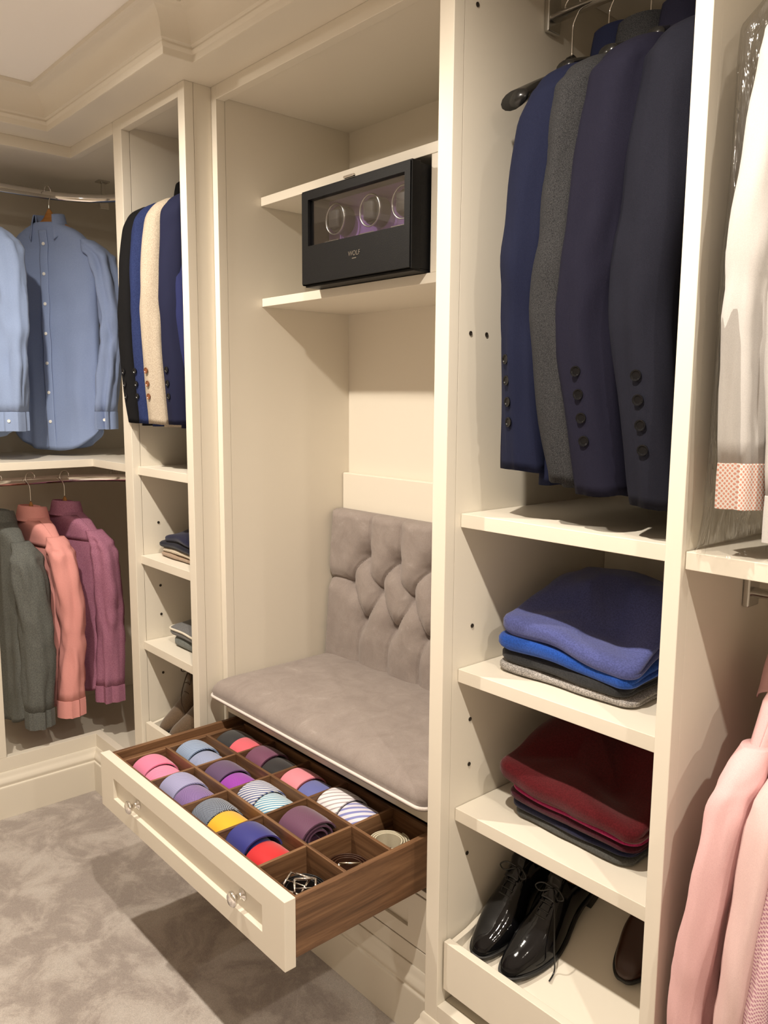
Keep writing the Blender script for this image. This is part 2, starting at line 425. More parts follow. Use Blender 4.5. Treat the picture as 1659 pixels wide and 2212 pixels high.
for x in COLX[1:-1]:
    for a, b in zip(ROWY[:-1], ROWY[1:]):
        box('divider', WALNUT_Y, dr, x - 0.004, x + 0.004, a + 0.004 * (a > 0.9), b - 0.004, SZ0 + 0.018, DIVZ - 0.001, bevel=0.0008)
box('tray_ledge', WALNUT_Y, dr, DX0 + 0.020, -2.054, ROWY[0], 1.30, 0.500, 0.507, bevel=0.0008)
for kx in (-1.905, -1.395):
    MB().lathe([(0.0, 0.0), (0.013, 0.0), (0.013, -0.003), (0.007, -0.005), (0.006, -0.017), (0.010, -0.021), (0.0165, -0.024), (0.017, -0.029), (0.014, -0.032), (0.006, -0.0335), (0.0, -0.034)][1:],
               (kx, DY + 0.011, 0.462), 'y', 28).build('knob', CHROME, dr, smooth=True)
# ------------------------------------------------------------------ upholstery
def velvet():
    m = mat('taupe_velvet', (0.30, 0.26, 0.24), 0.9, spec=0.1, sheen=0.15)
    v = coords(m)
    f = noise_tex(m, 700, v, detail=2); g = noise_tex(m, 16, v, detail=6, rough=0.7, dist=0.6)
    mx = N(m, 'ShaderNodeMix', data_type='RGBA', blend_type='MULTIPLY'); mx.inputs['Factor'].default_value = 1.0
    L(m, ramp(m, g, [(0.35, (0.265, 0.222, 0.202)), (0.62, (0.315, 0.268, 0.244)), (0.75, (0.39, 0.34, 0.315))]), mx.inputs['A'])
    L(m, ramp(m, f, [(0.3, (0.85, 0.85, 0.85)), (0.7, (1.05, 1.05, 1.05))]), mx.inputs['B'])
    L(m, mx.outputs['Result'], bsdf(m).inputs['Base Color']); add_bump(m, f, 0.2, 0.001)
    return m
VELVET = velvet()
PIPING = cloth('pale_piping', (0.72, 0.66, 0.62))

def rrect(cx, cy, hx, hy, r, z, n=7):
    r = min(r, hx * 0.99, hy * 0.99); out = []
    for sx, sy, a0 in ((1, 1, 0), (-1, 1, 90), (-1, -1, 180), (1, -1, 270)):
        for k in range(n + 1):
            a = math.radians(a0 + 90 * k / n)
            out.append((cx + sx * (hx - r) + r * math.cos(a), cy + sy * (hy - r) + r * math.sin(a), z))
    return out
SX0, SX1, SY0, SY1 = -2.126, -1.192, 1.172, 1.660
scx, scy, shx, shy = (SX0 + SX1) / 2, (SY0 + SY1) / 2, (SX1 - SX0) / 2, (SY1 - SY0) / 2
seat = MB().loft([rrect(scx, scy, shx - i, shy - i, 0.03 + i * 0.4, z) for i, z in
                  ((0.012, 0.601), (0.003, 0.606), (0.0, 0.614), (0.002, 0.619), (-0.001, 0.630), (0.002, 0.642), (0.010, 0.654), (0.022, 0.662), (0.05, 0.670), (0.10, 0.676), (0.16, 0.679), (0.22, 0.680))]
                 ).build('seat_cushion', VELVET, None, smooth=True)
tag(seat, 'long taupe velvet seat cushion with pale piping on the bench', 'cushion')
ring = rrect(scx, scy, shx + 0.001, shy + 0.001, 0.03, 0.616)
pass
MB().tube(ring + ring[:2], 0.0042, 8).build('piping', PIPING, seat, smooth=True)

# button-tufted back cushion
TX0, TX1, TZ0, TZ1 = -2.117, -1.193, 0.655, 1.145
b1 = [(-1.938 + 0.14 * k, 1.012) for k in range(-1, 6)]; b2 = [(-2.008 + 0.14 * k, 0.912) for k in range(0, 6)]; b3 = [(-1.938 + 0.14 * k, 0.806) for k in range(-1, 6)]
b1 = [p for p in b1 if TX0 + 0.05 < p[0] < TX1 - 0.03]; b3 = [p for p in b3 if TX0 + 0.05 < p[0] < TX1 - 0.03]; b2 = [p for p in b2 if TX0 + 0.05 < p[0] < TX1 - 0.03]
segs = []
for p in b1: segs.append((p, (p[0] + 0.012, TZ1)))
for p in b3: segs.append((p, (p[0] - 0.006, TZ0)))
for q in b2:
    for p in b1 + b3:
        if abs(p[0] - q[0]) < 0.1: segs.append((p, q))
segs += [(b2[0], (TX0, b2[0][1] + 0.004)), (b2[-1], (TX1, b2[-1][1]))]
SA = np.array([s[0] for s in segs]); SB = np.array([s[1] for s in segs]); BT = np.array(b1 + b2 + b3)
def tuft(s, t):
    x = TX0 + (TX1 - TX0) * s; z = TZ0 + (TZ1 - TZ0) * t; p = np.array([x, z])
    ab = SB - SA; u = np.clip(((p - SA) * ab).sum(1) / (ab * ab).sum(1), 0, 1)
    bow = 0.010 * np.sin(u * math.pi)[:, None] * np.stack([ab[:, 1], -ab[:, 0]], 1) / np.linalg.norm(ab, axis=1)[:, None]
    d = np.linalg.norm(p - (SA + u[:, None] * ab + bow), axis=1).min()
    r = np.linalg.norm(p - BT, axis=1).min()
    h = 0.066 - 0.010 * math.exp(-(d / 0.0035) ** 2) - 0.013 * math.exp(-(d / 0.022) ** 2) - 0.020 * math.exp(-(r / 0.010) ** 2) - 0.018 * math.exp(-(r / 0.036) ** 2)
    h += 0.0015 * noise.noise(Vector((x * 25, z * 25, 3)))
    e = min(x - TX0, TX1 - x, TZ1 - z, (z - TZ0) + 0.02)
    if e < 0.022: h -= 0.026 * (1 - math.sqrt(max(0, 1 - (1 - e / 0.022) ** 2)))
    yb = 1.683 - 0.004 * (1 - t) - 0.030 * (1 - t)
    return (x, yb - max(h, 0.012) + 0.012, z)
mb = MB().grid(tuft, 210, 130)
nu, nv = 210, 130
edge = [j * (nu + 1) for j in range(nv + 1)]
def rim(idx, rev):
    o = len(mb.v); mb.v += [(mb.v[i][0], 1.684, mb.v[i][2]) for i in idx]
    for k in range(len(idx) - 1): mb.f.append((idx[k], idx[k + 1], o + k + 1, o + k))
rim([j * (nu + 1) for j in range(nv + 1)], 0); rim([j * (nu + 1) + nu for j in range(nv + 1)], 0); rim([nv * (nu + 1) + i for i in range(nu + 1)], 0); rim(list(range(nu + 1)), 0)
bk = mb.build('back_cushion', VELVET, None, smooth=True)
tag(bk, 'taupe velvet back cushion with deep diamond button tufting above the bench seat', 'cushion')

# ------------------------------------------------------------------ watch winder box on the niche shelf
LEATHER = mat('black_leather', (0.006, 0.006, 0.0065), 0.5, spec=0.2)
add_bump(LEATHER, noise_tex(LEATHER, 420, detail=3), 0.25, 0.0012)
PURPLE = cloth('purple_lining', (0.30, 0.17, 0.46), sheen=0.0)
GLASS = bpy.data.materials.new('window_glass'); GLASS.use_nodes = True
def thin_clear(m, tint, gloss_lo, gloss_hi, rough, bump_scale=None):
    nt = m.node_tree; nt.nodes.remove(nt.nodes['Principled BSDF'])
    tr = N(m, 'ShaderNodeBsdfTransparent'); tr.inputs[0].default_value = (*tint, 1)
    gl = N(m, 'ShaderNodeBsdfGlossy'); gl.inputs['Roughness'].default_value = rough
    fr = N(m, 'ShaderNodeFresnel'); fr.inputs['IOR'].default_value = 1.45
    mr = N(m, 'ShaderNodeMapRange'); mr.inputs['To Min'].default_value = gloss_lo; mr.inputs['To Max'].default_value = gloss_hi
    L(m, fr.outputs[0], mr.inputs['Value'])
    mx = N(m, 'ShaderNodeMixShader'); L(m, mr.outputs[0], mx.inputs[0]); L(m, tr.outputs[0], mx.inputs[1]); L(m, gl.outputs[0], mx.inputs[2])
    L(m, mx.outputs[0], nt.nodes['Material Output'].inputs['Surface'])
    if bump_scale:
        b = N(m, 'ShaderNodeBump'); b.inputs['Strength'].default_value = 0.8; b.inputs['Distance'].default_value = 0.008
        L(m, noise_tex(m, bump_scale, coords(m, (1, 1, 0.35)), detail=4, rough=0.6, dist=0.8), b.inputs['Height']); L(m, b.outputs['Normal'], gl.inputs['Normal']); L(m, b.outputs['Normal'], fr.inputs['Normal'])
thin_clear(GLASS, (0.97, 0.97, 0.98), 0.0, 0.45, 0.02)
WX0, WX1, WY, WZ0, WZ1 = -1.838, -1.412, 1.320, 1.802, 2.046
ww = thing('watch_winder', 'black leather watch winder box with three round holders behind glass', 'watch winder', ((WX0 + WX1) / 2, WY, WZ0))
GX0, GX1, GZ0, GZ1 = -1.808, -1.434, 1.905, 2.022
# case: back, sides, top, bottom around a hollow
box('case_side', LEATHER, ww, WX0 + 0.002, WX0 + 0.012, WY + 0.030, 1.60, WZ0 + 0.006, WZ1 - 0.002, bevel=0.002)
box('case_side', LEATHER, ww, WX1 - 0.012, WX1 - 0.002, WY + 0.030, 1.60, WZ0 + 0.006, WZ1 - 0.002, bevel=0.002)
box('case_top', LEATHER, ww, WX0 + 0.012, WX1 - 0.012, WY + 0.030, 1.60, WZ1 - 0.012, WZ1 - 0.002, bevel=0.002)
box('case_base', LEATHER, ww, WX0 + 0.002, WX1 - 0.002, WY + 0.012, 1.60, WZ0, WZ0 + 0.006, bevel=0.001)
box('case_back', LEATHER, ww, WX0 + 0.012, WX1 - 0.012, 1.59, 1.60, WZ0 + 0.006, WZ1 - 0.012, bevel=0.001)
mb = framed_front(WX0, WX1, WY, WZ0 + 0.004, WZ1, 0.022, 0.022, 0.004, 0.026)
door = MB()
door.box(WX0 + 0.003, GX0, WY, WY + 0.028, WZ0 + 0.007, WZ1 - 0.003); door.box(GX1, WX1 - 0.003, WY, WY + 0.028, WZ0 + 0.007, WZ1 - 0.003)
door.box(GX0, GX1, WY, WY + 0.028, GZ1, WZ1 - 0.003); door.box(GX0, GX1, WY, WY + 0.028, WZ0 + 0.007, GZ0)
dp = door.build('door', LEATHER, ww)
box('door_edging', LEATHER, dp, WX0, WX0 + 0.003, WY + 0.003, WY + 0.030, WZ0 + 0.004, WZ1, bevel=0.001)
box('door_edging', LEATHER, dp, WX1 - 0.003, WX1 + 0.001, WY + 0.003, WY + 0.030, WZ0 + 0.004, WZ1, bevel=0.001)
box('door_edging', LEATHER, dp, WX0, WX1, WY + 0.003, WY + 0.030, WZ1 - 0.003, WZ1 + 0.001, bevel=0.001)
box('window_pane', GLASS, dp, GX0, GX1, WY + 0.008, WY + 0.010, GZ0, GZ1, bevel=0)
box('lining', PURPLE, ww, WX0 + 0.012, WX1 - 0.012, 1.405, 1.412, WZ0 + 0.006, WZ1 - 0.012, bevel=0)
box('lining_floor', PURPLE, ww, WX0 + 0.012, WX1 - 0.012, WY + 0.028, 1.405, 1.885, 1.895, bevel=0)
DRUM = mat('dark_drum', (0.035, 0.034, 0.035), 0.35)
for k, x in enumerate((-1.750, -1.610, -1.488)):
    z = 1.972
    d = MB().lathe([(0.001, -0.034), (0.030, -0.034), (0.034, -0.030), (0.037, -0.004), (0.037, 0.0), (0.001, 0.0)], (x, 1.404, z), 'y', 36).build('watch_holder', DRUM, ww, smooth=False, bevel=0.0008)
    MB().loft([[(x + (0.0385 + 0.0022 * math.cos(q)) * math.cos(a), 1.366 + 0.0022 * math.sin(q), z + (0.0385 + 0.0022 * math.cos(q)) * math.sin(a)) for q in [2 * math.pi * j / 8 for j in range(8)]]
               for a in [2 * math.pi * i / 40 for i in range(40)]], loop=True).build('chrome_ring', STEEL, d, smooth=True)
    MB().box(x - 0.020, x + 0.020, 1.358, 1.372, z - 0.024, z + 0.024).build('watch_pillow', DRUM, d, bevel=0.006)
    box('control_plate', STEEL, ww, x - 0.028, x + 0.030, 1.352, 1.354, 1.906, 1.917, bevel=0.0004)
    for q in (-0.016, 0.0, 0.018):
        MB().box(x + q - 0.004, x + q + 0.004, 1.3505, 1.352, 1.909, 1.914).build('switch', DRUM, ww)
def lettering(text, size, loc, m, parent, name='lettering'):
    c = bpy.data.curves.new(name, 'FONT'); c.body = text; c.size = size; c.align_x = 'CENTER'; c.extrude = 0.0004
    t = bpy.data.objects.new(name, c); col.objects.link(t)
    dg = bpy.context.evaluated_depsgraph_get(); me = bpy.data.meshes.new_from_object(t.evaluated_get(dg))
    bpy.data.objects.remove(t)
    me.transform(Matrix.Translation(Vector(loc) - Vector(ORG[parent.name])) @ Matrix.Rotation(math.pi / 2, 4, 'X'))
    me.materials.clear(); me.materials.append(m)
    o = bpy.data.objects.new(name, me); col.objects.link(o); o.parent = parent; ORG[o.name] = ORG[parent.name]
    return o
lettering('WOLF', 0.0165, (-1.615, WY - 0.0006, 1.859), STEEL, ww)
box('badge_bar', STEEL, ww, -1.623, -1.607, WY - 0.0006, WY + 0.0005, 1.8515, 1.8535, bevel=0)
box('clasp', CHROME, ww, -1.655, -1.615, WY - 0.004, WY + 0.004, WZ1 + 0.0005, WZ1 + 0.007, bevel=0.002)

# ------------------------------------------------------------------ ties and belts in the drawer
def tie_mat(name, c1, c2=None, pat='plain', scale=260.0, amt=0.5, rot=(0.3, 0.2, 0.7)):
    m = mat('tie_' + name, c1, 0.55, spec=0.35, sheen=0.4)
    tc = N(m, 'ShaderNodeTexCoord'); sp = N(m, 'ShaderNodeSeparateXYZ'); L(m, tc.outputs['Object'], sp.inputs[0])
    sm = N(m, 'ShaderNodeMath', operation='ADD'); L(m, sp.outputs['Y'], sm.inputs[0]); L(m, sp.outputs['Z'], sm.inputs[1])
    cb = N(m, 'ShaderNodeCombineXYZ'); L(m, sp.outputs['X'], cb.inputs[0]); L(m, sm.outputs[0], cb.inputs[1])
    mp = N(m, 'ShaderNodeMapping'); mp.inputs['Rotation'].default_value = (0, 0, rot[2]); L(m, cb.outputs[0], mp.inputs['Vector']); v = mp.outputs['Vector']
    if pat == 'stripe':
        w = N(m, 'ShaderNodeTexWave', wave_type='BANDS', bands_direction='X'); w.inputs['Scale'].default_value = scale / 20; w.inputs['Distortion'].default_value = 0.3
        w.inputs['Detail'].default_value = 0
        L(m, v, w.inputs['Vector']); L(m, ramp(m, w.outputs['Fac'], [(amt - 0.08, c1), (amt + 0.08, c2)]), bsdf(m).inputs['Base Color'])
    elif pat == 'dots':
        w = N(m, 'ShaderNodeTexVoronoi', voronoi_dimensions='2D'); w.inputs['Scale'].default_value = scale; w.inputs['Randomness'].default_value = 0.0
        L(m, v, w.inputs['Vector']); L(m, ramp(m, w.outputs['Distance'], [(amt - 0.08, c2), (amt + 0.08, c1)]), bsdf(m).inputs['Base Color'])
    else:
        f = noise_tex(m, 900, v, 2); L(m, ramp(m, f, [(0.35, tuple(x * 0.82 for x in c1)), (0.65, c1)]), bsdf(m).inputs['Base Color'])
    f2 = noise_tex(m, 1400, coords(m), 1); add_bump(m, f2, 0.15, 0.0008)
    return m
def tie_roll(cx, cy, m, label, width=0.074, ry=0.052, rz=0.045, turns=2.2, z0=0.449, tilt=0.0):
    n = 90; th = 0.0035; outer, inner = [], []
    for i in range(n + 1):
        s = i / n; ph = math.radians(-150) + (s - 1) * turns * 2 * math.pi
        rho = 0.36 + 0.64 * s; wob = 1 + 0.02 * math.sin(5 * s + cx * 40)
        hw = width / 2 * (0.86 + 0.14 * s)
        if s > 0.955: hw *= max(0.05, (1 - s) / 0.045)
        rows = []
        for k, rr in ((0, rho * wob), (1, rho * wob - th / 0.045)):
            y = cy - ry * rr * math.cos(ph); z = z0 + rz + rz * rr * math.sin(ph)
            rows.append((y, z))
        (y1, z1), (y2, z2) = rows
        sk = tilt * (y1 - cy)
        sag = 0.0025
        outer.append([(cx + sk - hw, y1, z1 - sag), (cx + sk - hw * 0.5, y1, z1), (cx + sk + hw * 0.5, y1, z1), (cx + sk + hw, y1, z1 - sag), (cx + sk + hw, y2, z2 - sag), (cx + sk + hw * 0.5, y2, z2), (cx + sk - hw * 0.5, y2, z2), (cx + sk - hw, y2, z2 - sag)])
    o = MB().loft(outer).build('rolled_tie', m, None, smooth=True)
    o.data.polygons.foreach_set('use_smooth', [True] * len(o.data.polygons))
    es = o.modifiers.new('edges', 'EDGE_SPLIT'); es.split_angle = math.radians(50)
    return tag(o, label, 'tie', 'rolled ties in the drawer')
def cell(c, r): return COLX[c], COLX[c + 1], ROWY[r], ROWY[r + 1]
TIES = [
 (0, 0, ('light_pink', (0.80, 0.22, 0.38)), 'plain light pink rolled tie, leftmost behind the drawer front', ('hot_pink', (0.80, 0.12, 0.30), (0.90, 0.35, 0.50), 'stripe', 1300), 'hot pink tie with fine diagonal stripes beside the plain pink one'),
 (1, 0, ('lavender', (0.20, 0.20, 0.42), (0.42, 0.42, 0.62), 'stripe', 2000), 'pale lavender finely striped tie in the compartment after the pinks', ('purple_dot', (0.10, 0.045, 0.22), (0.42, 0.30, 0.55), 'dots', 330, 0.3), 'purple tie with rows of tiny pale dots beside the lavender one'),
 (2, 0, ('navy_dot', (0.012, 0.018, 0.045), (0.40, 0.48, 0.60), 'dots', 260, 0.32), 'dark navy tie with light blue dots next to the yellow tie', ('yellow', (0.85, 0.46, 0.01)), 'bright yellow rolled tie'),
 (3, 0, ('royal_blue', (0.016, 0.020, 0.22)), 'royal blue rolled tie beside the red tie', ('red', (0.62, 0.006, 0.012)), 'bright red rolled tie'),
 (0, 1, ('sky_weave', (0.10, 0.17, 0.33), (0.38, 0.47, 0.62), 'stripe', 1500), 'light blue woven tie in the middle row behind the pink ties', ('blue_paisley', (0.14, 0.18, 0.36), (0.40, 0.45, 0.62), 'dots', 520, 0.4), 'grey blue mottled tie beside the light blue woven one'),
 (1, 1, ('dusky_purple', (0.055, 0.025, 0.085), (0.13, 0.07, 0.17), 'dots', 420, 0.4), 'dusky purple tie with a fine dotted weave in the middle row', ('violet_knit', (0.20, 0.012, 0.30), (0.36, 0.05, 0.48), 'dots', 380, 0.4), 'vivid violet knitted tie'),
 (2, 1, ('navy_stripe', (0.62, 0.62, 0.66), (0.05, 0.08, 0.25), 'stripe', 720, 0.62), 'white tie with navy stripes in the centre compartment', ('teal_stripe', (0.62, 0.68, 0.72), (0.06, 0.28, 0.46), 'stripe', 700, 0.62), 'white tie with turquoise blue stripes in the centre compartment'),
 (0, 2, ('charcoal_plain', (0.018, 0.019, 0.022)), 'black rolled tie in the far left back compartment', ('coral', (0.80, 0.13, 0.17)), 'coral pink rolled tie beside the black one at the back'),
 (1, 2, ('plum_dot', (0.10, 0.018, 0.055), (0.24, 0.09, 0.17), 'dots', 420, 0.35), 'plum tie with small dots in the back row under the bench', ('black_texture', (0.012, 0.010, 0.012)), 'black textured tie in shadow beside the plum dotted one'),
 (2, 2, ('rose', (0.82, 0.27, 0.33)), 'plain rose pink tie in the back row beside a periwinkle one', ('periwinkle', (0.13, 0.15, 0.42)), 'periwinkle blue tie in the back row'),
 (3, 2, ('white_stripe', (0.78, 0.76, 0.78), (0.40, 0.34, 0.36), 'stripe', 420, 0.80), 'white tie with thin grey stripes in the back row', ('multi_stripe', (0.70, 0.66, 0.74), (0.20, 0.22, 0.50), 'stripe', 330, 0.6), 'pale tie with blue and lilac stripes in the back row'),
]
for c, r, a, la, b, lb in TIES:
    x0, x1, y0, y1 = cell(c, r); w = (x1 - x0 - 0.010) / 2; cy = (y0 + y1) / 2
    tie_roll(x0 + 0.006 + w / 2, cy + 0.001, tie_mat(*a), la, width=w - 0.001, rz=0.0405 + 0.003 * ((c + r) % 2), ry=0.056, tilt=0.06)
    tie_roll(x1 - 0.006 - w / 2, cy - 0.003, tie_mat(*b), lb, width=w - 0.001, rz=0.037 + 0.002 * ((c * 2 + r) % 3), ry=0.054, tilt=-0.05)
x0, x1, y0, y1 = cell(3, 1)
tie_roll((x0 + x1) / 2 - 0.004, (y0 + y1) / 2, tie_mat('plum_roll', (0.085, 0.022, 0.060), (0.16, 0.06, 0.13), 'dots', 430, 0.35), 'large plum dotted tie rolled alone, its dark spiral end showing', width=0.098, ry=0.057, rz=0.046, turns=3.0)

def belt(cx, cy, m, label, r1=0.050, turns=2.6, h=0.032, buckle=None, z0=0.449, bm=None, ang=0.0):
    n = 110; rings = []; t = 0.0032
    for i in range(n + 1):
        s = i / n; a = s * turns * 2 * math.pi + ang; r = r1 * (0.62 + 0.38 * s)
        c, sn = math.cos(a), math.sin(a) * 0.92
        rings.append([(cx + (r - t / 2) * c, cy + (r - t / 2) * sn, z0), (cx + (r + t / 2) * c, cy + (r + t / 2) * sn, z0), (cx + (r + t / 2) * c, cy + (r + t / 2) * sn, z0 + h), (cx + (r - t / 2) * c, cy + (r - t / 2) * sn, z0 + h)])
    o = MB().loft(rings).build('coiled_belt', m, None, bevel=0.0008)
    if buckle:
        for bx, by, bz, w, hh, rz, rx in buckle:
            loop_ = [(-w, 0, -hh), (w, 0, -hh), (w, 0, hh), (-w, 0, hh), (-w, 0, -hh), (w, 0, -hh)]
            b = MB()
            for k in range(4): b.tube([loop_[k], loop_[k + 1]], 0.0030, 8)
            b.tube([(-w, -0.001, 0), (w * 1.05, -0.002, 0)], 0.0016, 8)
            b.xform(Matrix.Translation((cx + bx, cy + by, z0 + bz)) @ Matrix.Rotation(rz, 4, 'Z') @ Matrix.Rotation(rx, 4, 'X'))
            b.build('buckle', bm or CHROME, o, smooth=True)
    return tag(o, label, 'belt', 'coiled belts in the drawer')
BELT_BLACK = mat('black_belt_leather', (0.012, 0.012, 0.013), 0.3, spec=0.6)
BELT_BROWN = mat('brown_belt_leather', (0.045, 0.018, 0.010), 0.35, spec=0.5)
BELT_CREAM = cloth('cream_belt_webbing', (0.62, 0.56, 0.42), scale=1200, rough=0.7)
GOLDISH = mat('pale_brass', (0.80, 0.74, 0.60), 0.18, 1.0)
x0, x1, y0, y1 = cell(4, 0)
belt((x0 + x1) / 2 + 0.004, (y0 + y1) / 2, BELT_BLACK, 'coiled black leather belt with large silver buckles at the drawer corner', r1=0.054, h=0.036, turns=3.4,
     buckle=[(-0.012, -0.010, 0.044, 0.024, 0.021, 0.35, -1.15), (0.014, -0.004, 0.043, 0.022, 0.019, 0.95, -0.85)])
x0, x1, y0, y1 = cell(4, 1)
belt((x0 + x1) / 2, (y0 + y1) / 2, BELT_BROWN, 'coiled dark brown leather belt with pale buckle in the middle compartment', r1=0.052, h=0.034, buckle=[(0.016, -0.010, 0.030, 0.024, 0.018, 0.9, -0.2)], bm=GOLDISH, ang=1.0)
x0, x1, y0, y1 = cell(4, 2)
belt((x0 + x1) / 2, (y0 + y1) / 2 - 0.01, BELT_CREAM, 'coiled cream webbing belt in the back corner compartment', r1=0.050, h=0.036, turns=3.2, z0=0.462, buckle=[(0.03, -0.03, 0.018, 0.012, 0.014, 0.6, 0.0)], ang=0.4)
# ------------------------------------------------------------------ garments (local axes: x along the shoulders, front towards -y, z up from the collar base)
def smoothstep(a, b, x):
    t = min(1, max(0, (x - a) / (b - a))); return t * t * (3 - 2 * t)
class Garment:
    def __init__(g, name, label, cat, loc, rz, kind, fabric, seed, group=None, length=0.80, half=0.205, thick=0.045, sl_len=0.70, cuff_mat=None, button=None,
                 sleeve_fwd=0.03, sleeve_out=0.012, cuff_back=0.0, fold=1.0, nbtn=4, wide=0.055, deep=0.05, pl=False, yoke=False, tail=0.03, sides=(1, -1), open_neck=0.0, btn_ang=None, drop=0.075, flare=0.02):
        g.__dict__.update(locals()); del g.__dict__['g']
        g.root = thing(name, label, cat, loc, rz, group)
        g.body(); g.collar()
        for s in sides: g.sleeve(s)
        if pl: g.placket()
        if yoke: g.yoke_panel()
    # body surface: w down from the neck (0..length), a angle (front = -90 deg)
    def dims(g, w):
        d = g.drop; h = g.half
        wi = [0, 0.006, 0.018, 0.035, d, d + 0.045, 0.22, 0.42, g.length]
        ai = [0.054, 0.066, 0.096, h * 0.64, h * 0.93, h, h * 0.97, h * 0.95, h * 0.95 + g.flare]
        bi = [0.044, 0.046, g.thick, g.thick, g.thick * 0.85, g.thick * 0.95, g.thick * 1.05, g.thick, g.thick * 1.02]
        return float(np.interp(w, wi, ai)), float(np.interp(w, wi, bi))
    def pt(g, w, a, off=0.0):
        A, B = g.dims(w); c, s = math.cos(a), math.sin(a)
        e = 0.72
        x = A * math.copysign(abs(c) ** e, c); y = B * math.copysign(abs(s) ** e, s)
        amp = g.fold * smoothstep(0.08, g.length, w)
        n1 = noise.noise(Vector((x * 14 + g.seed * 3.1, math.copysign(1, s) * 3, w * 1.3 + g.seed)))
        n2 = noise.noise(Vector((x * 34 + g.seed, math.copysign(1, s) * 5, w * 3.5)))
        n3 = noise.noise(Vector((x * 9, s * 3 + g.seed, w * 12)))
        dsp = amp * (0.024 * n1 + 0.007 * n2) + g.fold * 0.005 * n3 * smoothstep(0.05, 0.2, w) + off
        y += dsp * math.copysign(1, s) * min(1, abs(s) * 1.6)
        x += math.copysign(off, c) * abs(c)
        z = -w
        if w > g.length * 0.72 and g.tail:
            q = (w - g.length * 0.72) / (g.length * 0.28)
            z += g.tail * q * q * (abs(c) ** 2.2) * 1.6 - 0.006 * q * n1
        return (x, y, z)
    def body(g):
        ws = [0, 0.004, 0.010, 0.018, 0.026, 0.036, 0.048, 0.06] + [g.drop + i * 0.012 for i in range(4)] + list(np.linspace(g.drop + 0.06, g.length, 40))
        na = 72
        rings = [[g.pt(w, 2 * math.pi * k / na) for k in range(na)] for w in ws]
        last = rings[-1]
        cx, cy, cz = np.mean(np.array(last), 0)
        rings.append([(x * 0.985, y * 0.90, z + 0.004) for x, y, z in last]); rings.append([(x * 0.96, y * 0.55, z + 0.06) for x, y, z in last])
        MB().loft(rings).build('body', g.fabric, g.root, smooth=True, local=True)
    def sleeve_geom(g, s):
        h, d, f, o, ln = g.half, g.drop, g.sleeve_fwd, g.sleeve_out, g.sl_len
        path = [(s * (h - 0.040), 0.0, -d * 0.80 + 0.002), (s * (h - 0.012), -f * 0.05, -d - 0.012), (s * (h + o * 0.4), -f * 0.25, -d - 0.075), (s * (h + o), -f * 0.75, -d - ln * 0.38),
                (s * (h + o * 0.8), -f * 1.1, -d - ln * 0.62), (s * (h + o * 0.1), -f * 0.95 + g.cuff_back, -d - ln)]
        rad = [(0.026, g.deep * 0.72), (0.040, g.deep * 0.96), (g.wide * 0.92, g.deep * 1.12), (g.wide * 0.92, g.deep * 1.08), (g.wide * 0.86, g.deep), (g.wide * 0.74, g.deep * 0.92)]
        return path, rad
    def sleeve_pt(g, s, P, Rr, i, n, a, off=0.0):
        t = i / n; p = P[i]; rx, ry = Rr[i]
        c, sn = math.cos(a), math.sin(a)
        sc = g.fold * smoothstep(0.04, 0.35, t) * (0.55 if g.kind == 'jacket' else 1.0)
        nn = noise.noise(Vector((c * 1.6 + g.seed * 2 + s, sn * 1.6, t * 2.2 + g.seed))) * 0.020 + noise.noise(Vector((c * 2.4 + g.seed, sn * 2.4, t * 11 + s))) * 0.010
        if g.kind == 'shirt':
            nn += 0.006 * noise.noise(Vector((c * 3.5, sn * 3.5, t * 26 + g.seed))) * smoothstep(0.5, 0.95, t)
        k = 1 + off
        return (p[0] + (rx * k + sc * nn) * c, p[1] + (ry * k + sc * nn * 1.2) * sn, p[2] + (0.004 * noise.noise(Vector((c, sn, g.seed))) if t > 0.9 else 0))
    def sleeve(g, s):
        path, rad = g.sleeve_geom(s); n = 46; P = catmull(path, n + 1); Rr = catmull(rad, n + 1); na = 30
        iend = n if g.kind == 'jacket' else n - 4
        rings = [[g.sleeve_pt(s, P, Rr, i, n, 2 * math.pi * k / na) for k in range(na)] for i in range(iend + 1)]
        def close(rr, dz=0.035):
            m = np.mean(np.array(rr), 0)
            return [[(x * 0.94 + m[0] * 0.06, y * 0.94 + m[1] * 0.06, z + 0.001) for x, y, z in rr], [(x * 0.7 + m[0] * 0.3, y * 0.7 + m[1] * 0.3, z + dz) for x, y, z in rr]]
        if g.kind == 'jacket': rings += close(rings[-1])
        sl = MB().loft(rings).build('sleeve', g.fabric, g.root, smooth=True, local=True)
        if g.kind == 'jacket':
            ba = g.btn_ang if g.btn_ang is not None else math.radians(35)
            for k in range(g.nbtn):
                fi = n - 3.6 - k * 0.0178 / (g.sl_len / n); i = int(fi); fr = fi - i; q = Vector(g.sleeve_pt(s, P, Rr, i, n, ba, 0.03)).lerp(Vector(g.sleeve_pt(s, P, Rr, i + 1, n, ba, 0.03)), fr); q0 = P[i]
                nr = Vector((q[0] - q0[0], (q[1] - q0[1]), 0)).normalized()
                M = Matrix.Translation(q) @ nr.to_track_quat('Z', 'Y').to_matrix().to_4x4()
                MB().lathe([(0.0005, 0.0012), (0.0060, 0.0012), (0.0072, 0.0026), (0.0092, 0.0030), (0.0092, 0.0010), (0.0075, -0.001), (0.0005, -0.001)], n=16).xform(M).build('cuff_button', g.button, sl, smooth=False, local=True)
        else:
            cu = []
            base = rings[-1]; m = np.mean(np.array(base), 0)
            for q, (sc, dz) in enumerate(((0.93, 0.003), (1.02, 0.0), (1.03, -0.02), (1.03, -0.045), (1.02, -0.066), (0.97, -0.0665), (0.85, -0.03))):
                cu.append([(m[0] + (x - m[0]) * sc, m[1] + (y - m[1]) * sc, m[2] + dz + (z - m[2]) * 0.4) for x, y, z in base])
